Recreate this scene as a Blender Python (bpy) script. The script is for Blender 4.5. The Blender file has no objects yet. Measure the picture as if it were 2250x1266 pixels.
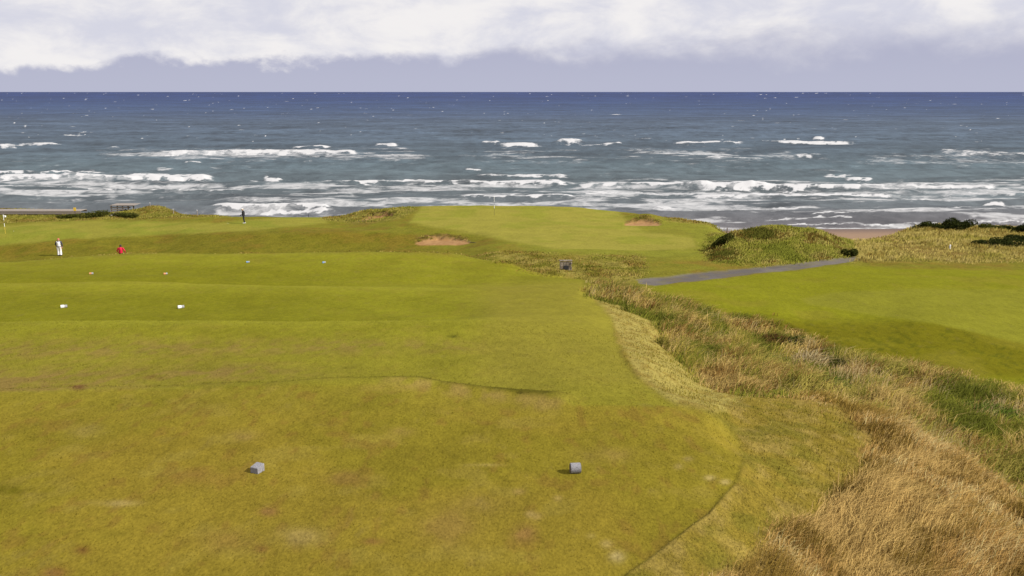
import bpy, bmesh, math, random
import numpy as np
from mathutils import Vector, Matrix

random.seed(7); rng = np.random.default_rng(11)
scene = bpy.context.scene
C = scene.collection

# ------------------------------------------------------------------ camera
F = 1949.0; CX, CY = 1125.0, 633.0           # focal length / centre in photo pixels
PITCH = math.radians(12.5); CP, SP = math.cos(PITCH), math.sin(PITCH)
ZC = 22.0                                     # camera height above the sea
cam_d = bpy.data.cameras.new('camera'); cam = bpy.data.objects.new('camera', cam_d); C.objects.link(cam)
cam_d.sensor_width = 36.0; cam_d.lens = 36.0 * F / 2250.0
cam_d.clip_start = 0.1; cam_d.clip_end = 90000
cam.location = (0, 0, ZC); cam.rotation_euler = (math.radians(90) - PITCH, 0, 0)
scene.camera = cam

# ------------------------------------------------------------------ light
SUN_AZ, SUN_EL = math.radians(104), math.radians(36)
EXPOSURE = 1.0
scene.view_settings.view_transform = 'Standard'; scene.view_settings.look = 'None'
scene.view_settings.gamma = 1.0; scene.view_settings.exposure = EXPOSURE
sd = bpy.data.lights.new('sun', 'SUN'); so = bpy.data.objects.new('sun', sd); C.objects.link(so)
sd.energy = 3.0; sd.angle = math.radians(2.5); sd.color = (1.0, 0.95, 0.87)
sv = Vector((math.sin(SUN_AZ) * math.cos(SUN_EL), math.cos(SUN_AZ) * math.cos(SUN_EL), math.sin(SUN_EL)))
so.rotation_euler = sv.to_track_quat('Z', 'Y').to_euler(); so.location = (60, 20, 80)


class NT:
    """small helper for building node trees"""
    def __init__(s, nt): s.nt = nt; s.n = nt.nodes; s.l = nt.links; s.n.clear()
    def new(s, kind, **kw):
        nd = s.n.new(kind)
        for k, v in kw.items(): setattr(nd, k, v)
        return nd
    def link(s, a, b): s.l.new(a, b)
    def inp(s, sock, v):
        if isinstance(v, bpy.types.NodeSocket): s.l.new(v, sock)
        else: sock.default_value = v
    def math(s, op, a, b=None, c=None, clamp=False):
        nd = s.new('ShaderNodeMath', operation=op, use_clamp=clamp)
        s.inp(nd.inputs[0], a)
        if b is not None: s.inp(nd.inputs[1], b)
        if c is not None: s.inp(nd.inputs[2], c)
        return nd.outputs[0]
    def sstep(s, v, a, b, lo=0.0, hi=1.0):
        nd = s.new('ShaderNodeMapRange', interpolation_type='SMOOTHSTEP')
        s.inp(nd.inputs[0], v); s.inp(nd.inputs[1], a); s.inp(nd.inputs[2], b)
        s.inp(nd.inputs[3], lo); s.inp(nd.inputs[4], hi)
        return nd.outputs[0]
    def mix(s, f, a, b, blend='MIX'):
        nd = s.new('ShaderNodeMix', data_type='RGBA', blend_type=blend)
        s.inp(nd.inputs[0], f); s.inp(nd.inputs[6], a); s.inp(nd.inputs[7], b)
        return nd.outputs[2]
    def noise(s, vec, scale, detail=4, rough=0.55, dim='3D', dist=0.0):
        nd = s.new('ShaderNodeTexNoise', noise_dimensions=dim)
        if vec is not None: s.link(vec, nd.inputs['Vector'])
        nd.inputs['Scale'].default_value = scale; nd.inputs['Detail'].default_value = detail
        nd.inputs['Roughness'].default_value = rough; nd.inputs['Distortion'].default_value = dist
        return nd.outputs['Fac']
    def mapping(s, vec, loc=(0, 0, 0), rot=(0, 0, 0), sc=(1, 1, 1)):
        nd = s.new('ShaderNodeMapping'); s.link(vec, nd.inputs[0])
        nd.inputs[1].default_value = loc; nd.inputs[2].default_value = rot; nd.inputs[3].default_value = sc
        return nd.outputs[0]


def c4(r, g, b): return (r, g, b, 1.0)


def build_world():
    w = bpy.data.worlds.new('World'); scene.world = w; w.use_nodes = True
    T = NT(w.node_tree)
    out = T.new('ShaderNodeOutputWorld'); bg = T.new('ShaderNodeBackground')
    sky = T.new('ShaderNodeTexSky', sky_type='NISHITA')
    sky.sun_disc = False; sky.sun_elevation = SUN_EL; sky.sun_rotation = SUN_AZ
    sky.air_density = 1.0; sky.dust_density = 1.5; sky.ozone_density = 1.0
    SKY = 0.06
    skyc = T.mix(1.0, sky.outputs[0], c4(SKY, SKY, SKY), 'MULTIPLY')
    tc = T.new('ShaderNodeTexCoord'); d = tc.outputs['Generated']
    sep = T.new('ShaderNodeSeparateXYZ'); T.link(d, sep.inputs[0])
    x, y, z = sep.outputs
    az = T.math('ARCTAN2', x, y)
    # direction stretched so that cloud heaps are wider than tall near the horizon
    p1 = T.mapping(d, loc=(3.1, 1.7, 0.4), sc=(1, 1, 2.1))
    big = T.noise(p1, 5.0, 3, 0.5)
    med = T.noise(T.mapping(d, loc=(0.3, 5.2, 1.0), sc=(1, 1, 1.7)), 17.0, 8, 0.56, dist=0.25)
    fine = T.noise(T.mapping(d, loc=(8.3, 2.2, 1.0), sc=(1, 1, 1.5)), 46.0, 7, 0.6)
    # cloud base, a little higher towards the right
    base = T.math('MULTIPLY_ADD', T.math('SINE', az), 0.034, 0.040)
    e = T.math('SUBTRACT', z, base)
    e = T.math('ADD', e, T.math('MULTIPLY', T.math('SUBTRACT', big, 0.5), 0.045))
    e = T.math('ADD', e, T.math('MULTIPLY', T.math('SUBTRACT', med, 0.5), 0.040))
    e = T.math('ADD', e, T.math('MULTIPLY', T.math('SUBTRACT', fine, 0.5), 0.017))
    soft = T.sstep(az, -0.25, 0.35, 0.006, 0.026)
    cov = T.sstep(e, T.math('MULTIPLY', soft, -1.0), soft)
    # gaps higher up where blue-grey shows
    hole = T.noise(T.mapping(d, loc=(1.3, 7.9, 2.0), sc=(1, 1, 3.2)), 4.2, 6, 0.55)
    cov = T.math('MULTIPLY', cov, T.sstep(hole, 0.62, 0.74, 1.0, 0.35))
    # shading inside the cloud: whiter heaps, greyer flat parts
    sh = T.noise(T.mapping(d, loc=(4.3, 0.2, 3.0), sc=(1, 1, 2.4)), 11.0, 7, 0.6, dist=0.3)
    shade = T.math('ADD', T.math('MULTIPLY', sh, 0.65), T.math('MULTIPLY', big, 0.35))
    ccol = T.mix(T.sstep(shade, 0.38, 0.60), c4(0.335, 0.338, 0.385), c4(0.445, 0.434, 0.434))
    # grey-lavender haze bank under the cloud
    hz = T.mix(T.sstep(z, 0.0, 0.05), c4(0.240, 0.247, 0.312), c4(0.226, 0.232, 0.300))
    back = T.mix(T.sstep(z, 0.05, 0.45), hz, skyc)
    col = T.mix(cov, back, ccol)
    T.link(col, bg.inputs[0]); bg.inputs[1].default_value = 1.0
    T.link(bg.outputs[0], out.inputs[0])


build_world()

# ------------------------------------------------------------------ helpers
def lin(c):
    a = np.asarray(c, float) / 255.0
    return np.where(a <= 0.04045, a / 12.92, ((a + 0.055) / 1.055) ** 2.4)


KG = 2.12                                      # how much brighter flat ground shows than its base colour
def alb(r, g, b): return lin((r, g, b)) / KG


_tab = rng.random((256, 256))
def vnoise(x, y):
    xi = np.floor(x).astype(int); yi = np.floor(y).astype(int)
    fx = x - xi; fy = y - yi
    fx = fx * fx * (3 - 2 * fx); fy = fy * fy * (3 - 2 * fy)
    a = _tab[xi & 255, yi & 255]; b = _tab[(xi + 1) & 255, yi & 255]
    c = _tab[xi & 255, (yi + 1) & 255]; d = _tab[(xi + 1) & 255, (yi + 1) & 255]
    return (a * (1 - fx) + b * fx) * (1 - fy) + (c * (1 - fx) + d * fx) * fy


def fbm(x, y, oct=4, gain=0.5):
    s = np.zeros(np.broadcast(x, y).shape); a = 1.0; n = 0.0
    for k in range(oct):
        s = s + a * vnoise(x * 2 ** k + 17.3 * k, y * 2 ** k + 9.1 * k); n += a; a *= gain
    return s / n


def ss(v, a, b):
    t = np.clip((v - a) / (b - a), 0, 1)
    return t * t * (3 - 2 * t)


def lerp(a, b, m):
    m = np.asarray(m)
    if np.ndim(a) == 1 or np.ndim(a) > np.ndim(m) or np.ndim(b) > np.ndim(m): m = m[..., None]
    return a * (1 - m) + b * m


def Dof(py): return SP + CP * (py - CY) / F     # metres below the camera per metre of depth


def pchip(xk, yk, x):
    xk = np.asarray(xk, float); yk = np.asarray(yk, float)
    h = np.diff(xk); dl = (yk[1:].T - yk[:-1].T).T / (h if yk.ndim == 1 else h[:, None])
    m = np.zeros_like(yk)
    m[0] = dl[0]; m[-1] = dl[-1]
    for i in range(1, len(xk) - 1):
        w1 = 2 * h[i] + h[i - 1]; w2 = h[i] + 2 * h[i - 1]
        a, b = dl[i - 1], dl[i]
        ok = a * b > 0
        with np.errstate(divide='ignore', invalid='ignore'):
            v = (w1 + w2) / (w1 / a + w2 / b)
        m[i] = np.where(ok, v, 0.0)
    x = np.clip(x, xk[0], xk[-1])
    i = np.clip(np.searchsorted(xk, x) - 1, 0, len(xk) - 2)
    t = (x - xk[i]) / h[i]
    hh = h[i]
    if yk.ndim > 1: t = t[:, None]; hh = hh[:, None]
    return ((2 * t ** 3 - 3 * t ** 2 + 1) * yk[i] + (t ** 3 - 2 * t ** 2 + t) * hh * m[i]
            + (-2 * t ** 3 + 3 * t ** 2) * yk[i + 1] + (t ** 3 - t ** 2) * hh * m[i + 1])


def poly_sd(px, py, poly):
    """signed distance in photo pixels, positive inside"""
    P = np.asarray(poly, float); n = len(P)
    d = np.full(px.shape, 1e9); ins = np.zeros(px.shape, bool)
    for i in range(n):
        x0, y0 = P[i]; x1, y1 = P[(i + 1) % n]
        ex, ey = x1 - x0, y1 - y0
        wx, wy = px - x0, py - y0
        t = np.clip((wx * ex + wy * ey) / (ex * ex + ey * ey + 1e-9), 0, 1)
        d = np.minimum(d, np.hypot(wx - t * ex, wy - t * ey))
        if y1 != y0:
            c = ((y0 <= py) != (y1 <= py)) & (px < x0 + (py - y0) / (y1 - y0) * ex)
            ins ^= c
    return np.where(ins, d, -d)


def tag(o, label=None, cat=None, group=None, kind=None):
    if label: o['label'] = label
    if cat: o['category'] = cat
    if group: o['group'] = group
    if kind: o['kind'] = kind
    return o


def mesh_np(name, verts, quads=None, tris=None, mat=None, attrs=None, smooth=False, normals=None):
    me = bpy.data.meshes.new(name)
    nq = 0 if quads is None else len(quads); ntr = 0 if tris is None else len(tris)
    me.vertices.add(len(verts)); me.vertices.foreach_set('co', np.ascontiguousarray(verts, np.float32).ravel())
    me.loops.add(nq * 4 + ntr * 3); me.polygons.add(nq + ntr)
    li = []
    if nq: li.append(np.asarray(quads, np.int32).ravel())
    if ntr: li.append(np.asarray(tris, np.int32).ravel())
    me.loops.foreach_set('vertex_index', np.concatenate(li))
    st = np.concatenate([np.arange(nq) * 4, nq * 4 + np.arange(ntr) * 3]).astype(np.int32)
    me.polygons.foreach_set('loop_start', st)
    if smooth: me.polygons.foreach_set('use_smooth', np.ones(nq + ntr, bool))
    me.update(calc_edges=True)
    for k, v in (attrs or {}).items():
        v = np.asarray(v, np.float32)
        if v.ndim == 2:
            a = me.attributes.new(k, 'FLOAT_COLOR', 'POINT')
            if v.shape[1] == 3: v = np.concatenate([v, np.ones((len(v), 1), np.float32)], 1)
            a.data.foreach_set('color', np.ascontiguousarray(v, np.float32).ravel())
        else:
            a = me.attributes.new(k, 'FLOAT', 'POINT'); a.data.foreach_set('value', np.ascontiguousarray(v))
    if normals is not None: me.normals_split_custom_set_from_vertices(np.ascontiguousarray(normals, np.float32))
    if mat: me.materials.append(mat)
    o = bpy.data.objects.new(name, me); C.objects.link(o)
    return o


# ------------------------------------------------------------------ materials
def mat_new(name):
    m = bpy.data.materials.new(name); m.use_nodes = True
    return m, NT(m.node_tree)


def mat_simple(name, col, rough=0.7, var=0.15, scale=12.0, bump=0.0, spec=0.3):
    m, T = mat_new(name)
    out = T.new('ShaderNodeOutputMaterial'); p = T.new('ShaderNodeBsdfPrincipled')
    tc = T.new('ShaderNodeTexCoord')
    n = T.noise(tc.outputs['Object'], scale, 5, 0.6)
    lo = tuple(max(0, c * (1 - var)) for c in col); hi = tuple(min(1, c * (1 + var)) for c in col)
    T.link(T.mix(T.sstep(n, 0.3, 0.7), c4(*lo), c4(*hi)), p.inputs['Base Color'])
    p.inputs['Roughness'].default_value = rough; p.inputs['Specular IOR Level'].default_value = spec
    if bump:
        b = T.new('ShaderNodeBump'); b.inputs['Strength'].default_value = bump; b.inputs['Distance'].default_value = 0.01
        T.link(n, b.inputs['Height']); T.link(b.outputs[0], p.inputs['Normal'])
    T.link(p.outputs[0], out.inputs[0])
    return m


def mat_wood(name, col):
    m, T = mat_new(name)
    out = T.new('ShaderNodeOutputMaterial'); p = T.new('ShaderNodeBsdfPrincipled')
    tc = T.new('ShaderNodeTexCoord')
    n = T.noise(T.mapping(tc.outputs['Object'], sc=(1.0, 9, 9)), 3.0, 5, 0.6)
    T.link(T.mix(n, c4(*(c * 0.65 for c in col)), c4(*(c * 1.25 for c in col))), p.inputs['Base Color'])
    p.inputs['Roughness'].default_value = 0.85
    T.link(p.outputs[0], out.inputs[0])
    return m


def mat_turf():
    """vertex colour carries the kind of turf; nodes add blade grain, tufts and relief"""
    m, T = mat_new('turf')
    out = T.new('ShaderNodeOutputMaterial'); p = T.new('ShaderNodeBsdfPrincipled')
    a = T.new('ShaderNodeAttribute', attribute_name='Col'); r = T.new('ShaderNodeAttribute', attribute_name='rough')
    tc = T.new('ShaderNodeTexCoord'); ob = tc.outputs['Object']
    g1 = T.noise(T.mapping(ob, rot=(0, 0, 0.5), sc=(1, 0.55, 1)), 26.0, 5, 0.65)
    g2 = T.noise(T.mapping(ob, rot=(0, 0, 0.5), sc=(1, 0.5, 1)), 5.0, 5, 0.6)
    g3 = T.noise(ob, 0.55, 5, 0.6)
    v = T.math('ADD', T.math('MULTIPLY', T.math('SUBTRACT', g1, 0.5), 1.35), T.math('MULTIPLY', T.math('SUBTRACT', g2, 0.5), 0.65))
    v = T.math('ADD', v, T.math('MULTIPLY', T.math('SUBTRACT', g3, 0.5), 0.45))
    amp = T.math('MULTIPLY_ADD', r.outputs['Fac'], 0.6, 1.0)
    v = T.math('MULTIPLY_ADD', v, amp, 1.0)
    cb = T.new('ShaderNodeCombineXYZ')
    for i in range(3): T.link(v, cb.inputs[i])
    base = T.mix(1.0, a.outputs['Color'], cb.outputs[0], 'MULTIPLY')
    # dry tips: shift towards straw in some tufts
    dry = T.sstep(T.noise(T.mapping(ob, loc=(3, 5, 0), sc=(1, 0.45, 1)), 2.2, 6, 0.68), 0.56, 0.74, 0.0, 0.38)
    base = T.mix(dry, base, T.mix(0.5, base, c4(0.17, 0.125, 0.05)))
    T.link(base, p.inputs['Base Color'])
    p.inputs['Roughness'].default_value = 1.0; p.inputs['Specular IOR Level'].default_value = 0.02
    b = T.new('ShaderNodeBump'); b.inputs['Distance'].default_value = 0.035
    T.link(T.math('MULTIPLY_ADD', r.outputs['Fac'], 0.45, 0.35), b.inputs['Strength'])
    T.link(T.math('ADD', T.math('MULTIPLY', g1, 0.5), g2), b.inputs['Height'])
    T.link(b.outputs[0], p.inputs['Normal'])
    T.link(p.outputs[0], out.inputs[0])
    return m


def mat_sand():
    m, T = mat_new('sand')
    out = T.new('ShaderNodeOutputMaterial'); p = T.new('ShaderNodeBsdfPrincipled')
    a = T.new('ShaderNodeAttribute', attribute_name='Col')
    tc = T.new('ShaderNodeTexCoord'); ob = tc.outputs['Object']
    n = T.noise(T.mapping(ob, sc=(0.4, 1, 1)), 4.0, 6, 0.65); n2 = T.noise(ob, 60.0, 3, 0.6)
    v = T.math('MULTIPLY_ADD', T.math('ADD', T.math('SUBTRACT', n, 0.5), T.math('MULTIPLY', T.math('SUBTRACT', n2, 0.5), 0.5)), 0.5, 1.0)
    cb = T.new('ShaderNodeCombineXYZ')
    for i in range(3): T.link(v, cb.inputs[i])
    T.link(T.mix(1.0, a.outputs['Color'], cb.outputs[0], 'MULTIPLY'), p.inputs['Base Color'])
    p.inputs['Roughness'].default_value = 0.95; p.inputs['Specular IOR Level'].default_value = 0.15
    b = T.new('ShaderNodeBump'); b.inputs['Strength'].default_value = 0.5; b.inputs['Distance'].default_value = 0.04
    T.link(n, b.inputs['Height']); T.link(b.outputs[0], p.inputs['Normal'])
    T.link(p.outputs[0], out.inputs[0])
    return m


def mat_blades(name='grass_blades'):
    m, T = mat_new(name)
    out = T.new('ShaderNodeOutputMaterial'); p = T.new('ShaderNodeBsdfPrincipled'); tr = T.new('ShaderNodeBsdfTranslucent')
    a = T.new('ShaderNodeAttribute', attribute_name='Col')
    T.link(a.outputs['Color'], p.inputs['Base Color']); T.link(a.outputs['Color'], tr.inputs[0])
    p.inputs['Roughness'].default_value = 0.8; p.inputs['Specular IOR Level'].default_value = 0.03
    mx = T.new('ShaderNodeMixShader'); mx.inputs[0].default_value = 0.38
    T.link(p.outputs[0], mx.inputs[1]); T.link(tr.outputs[0], mx.inputs[2]); T.link(mx.outputs[0], out.inputs[0])
    return m


def mat_sea():
    m, T = mat_new('sea_water')
    out = T.new('ShaderNodeOutputMaterial'); p = T.new('ShaderNodeBsdfPrincipled'); fo = T.new('ShaderNodeBsdfPrincipled')
    a = T.new('ShaderNodeAttribute', attribute_name='Col'); f = T.new('ShaderNodeAttribute', attribute_name='foam')
    tc = T.new('ShaderNodeTexCoord'); ob = tc.outputs['Object']
    n1 = T.noise(T.mapping(ob, sc=(1.25, 1, 1)), 0.16, 8, 0.68)
    n2 = T.noise(T.mapping(ob, sc=(0.7, 1, 1)), 0.040, 8, 0.66)
    v = T.math('ADD', T.math('MULTIPLY', T.math('SUBTRACT', n1, 0.5), 2.0), T.math('MULTIPLY', T.math('SUBTRACT', n2, 0.5), 2.3))
    v = T.math('MAXIMUM', T.math('ADD', v, 1.0), 0.35)
    cb = T.new('ShaderNodeCombineXYZ')
    for i in range(3): T.link(v, cb.inputs[i])
    T.link(T.mix(1.0, a.outputs['Color'], cb.outputs[0], 'MULTIPLY'), p.inputs['Base Color'])
    p.inputs['Roughness'].default_value = 0.5; p.inputs['Specular IOR Level'].default_value = 0.0
    gl = T.new('ShaderNodeBsdfGlossy'); gl.inputs['Roughness'].default_value = 0.30; gl.inputs[0].default_value = c4(0.9, 0.95, 1.0)
    mw = T.new('ShaderNodeMixShader'); mw.inputs[0].default_value = 0.10          # wind-roughened water mirrors little of the sky
    T.link(p.outputs[0], mw.inputs[1]); T.link(gl.outputs[0], mw.inputs[2])
    b = T.new('ShaderNodeBump'); b.inputs['Strength'].default_value = 0.6; b.inputs['Distance'].default_value = 0.5
    T.link(T.math('ADD', n1, T.math('MULTIPLY', n2, 3.0)), b.inputs['Height']); T.link(b.outputs[0], p.inputs['Normal']); T.link(b.outputs[0], gl.inputs['Normal'])
    fo.inputs['Base Color'].default_value = c4(0.47, 0.47, 0.475); fo.inputs['Roughness'].default_value = 0.9
    fo.inputs['Specular IOR Level'].default_value = 0.1
    fl = T.new('ShaderNodeAttribute', attribute_name='lace')
    ln = T.noise(T.mapping(ob, sc=(0.8, 1, 1)), 0.32, 9, 0.72, dist=0.6)
    ln2 = T.noise(T.mapping(ob, sc=(0.5, 1, 1)), 0.9, 6, 0.7)
    f1 = T.math('ADD', f.outputs['Fac'], T.math('MULTIPLY', T.math('SUBTRACT', ln2, 0.5), 1.7))
    f1 = T.math('MULTIPLY', T.sstep(f1, 0.38, 0.80), T.sstep(f.outputs['Fac'], 0.05, 0.25))
    f2 = T.math('ADD', fl.outputs['Fac'], T.math('MULTIPLY', T.math('SUBTRACT', ln, 0.5), 2.0))
    f2 = T.math('MULTIPLY', T.math('MULTIPLY', T.sstep(f2, 0.28, 1.0), 0.80), T.sstep(fl.outputs['Fac'], 0.02, 0.2))
    fm = T.math('MAXIMUM', f1, f2)
    mx = T.new('ShaderNodeMixShader')
    T.link(fm, mx.inputs[0]); T.link(mw.outputs[0], mx.inputs[1]); T.link(fo.outputs[0], mx.inputs[2])
    T.link(mx.outputs[0], out.inputs[0])
    return m


M_TURF = mat_turf(); M_SAND = mat_sand(); M_BLADE = mat_blades(); M_SEA = mat_sea()

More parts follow.
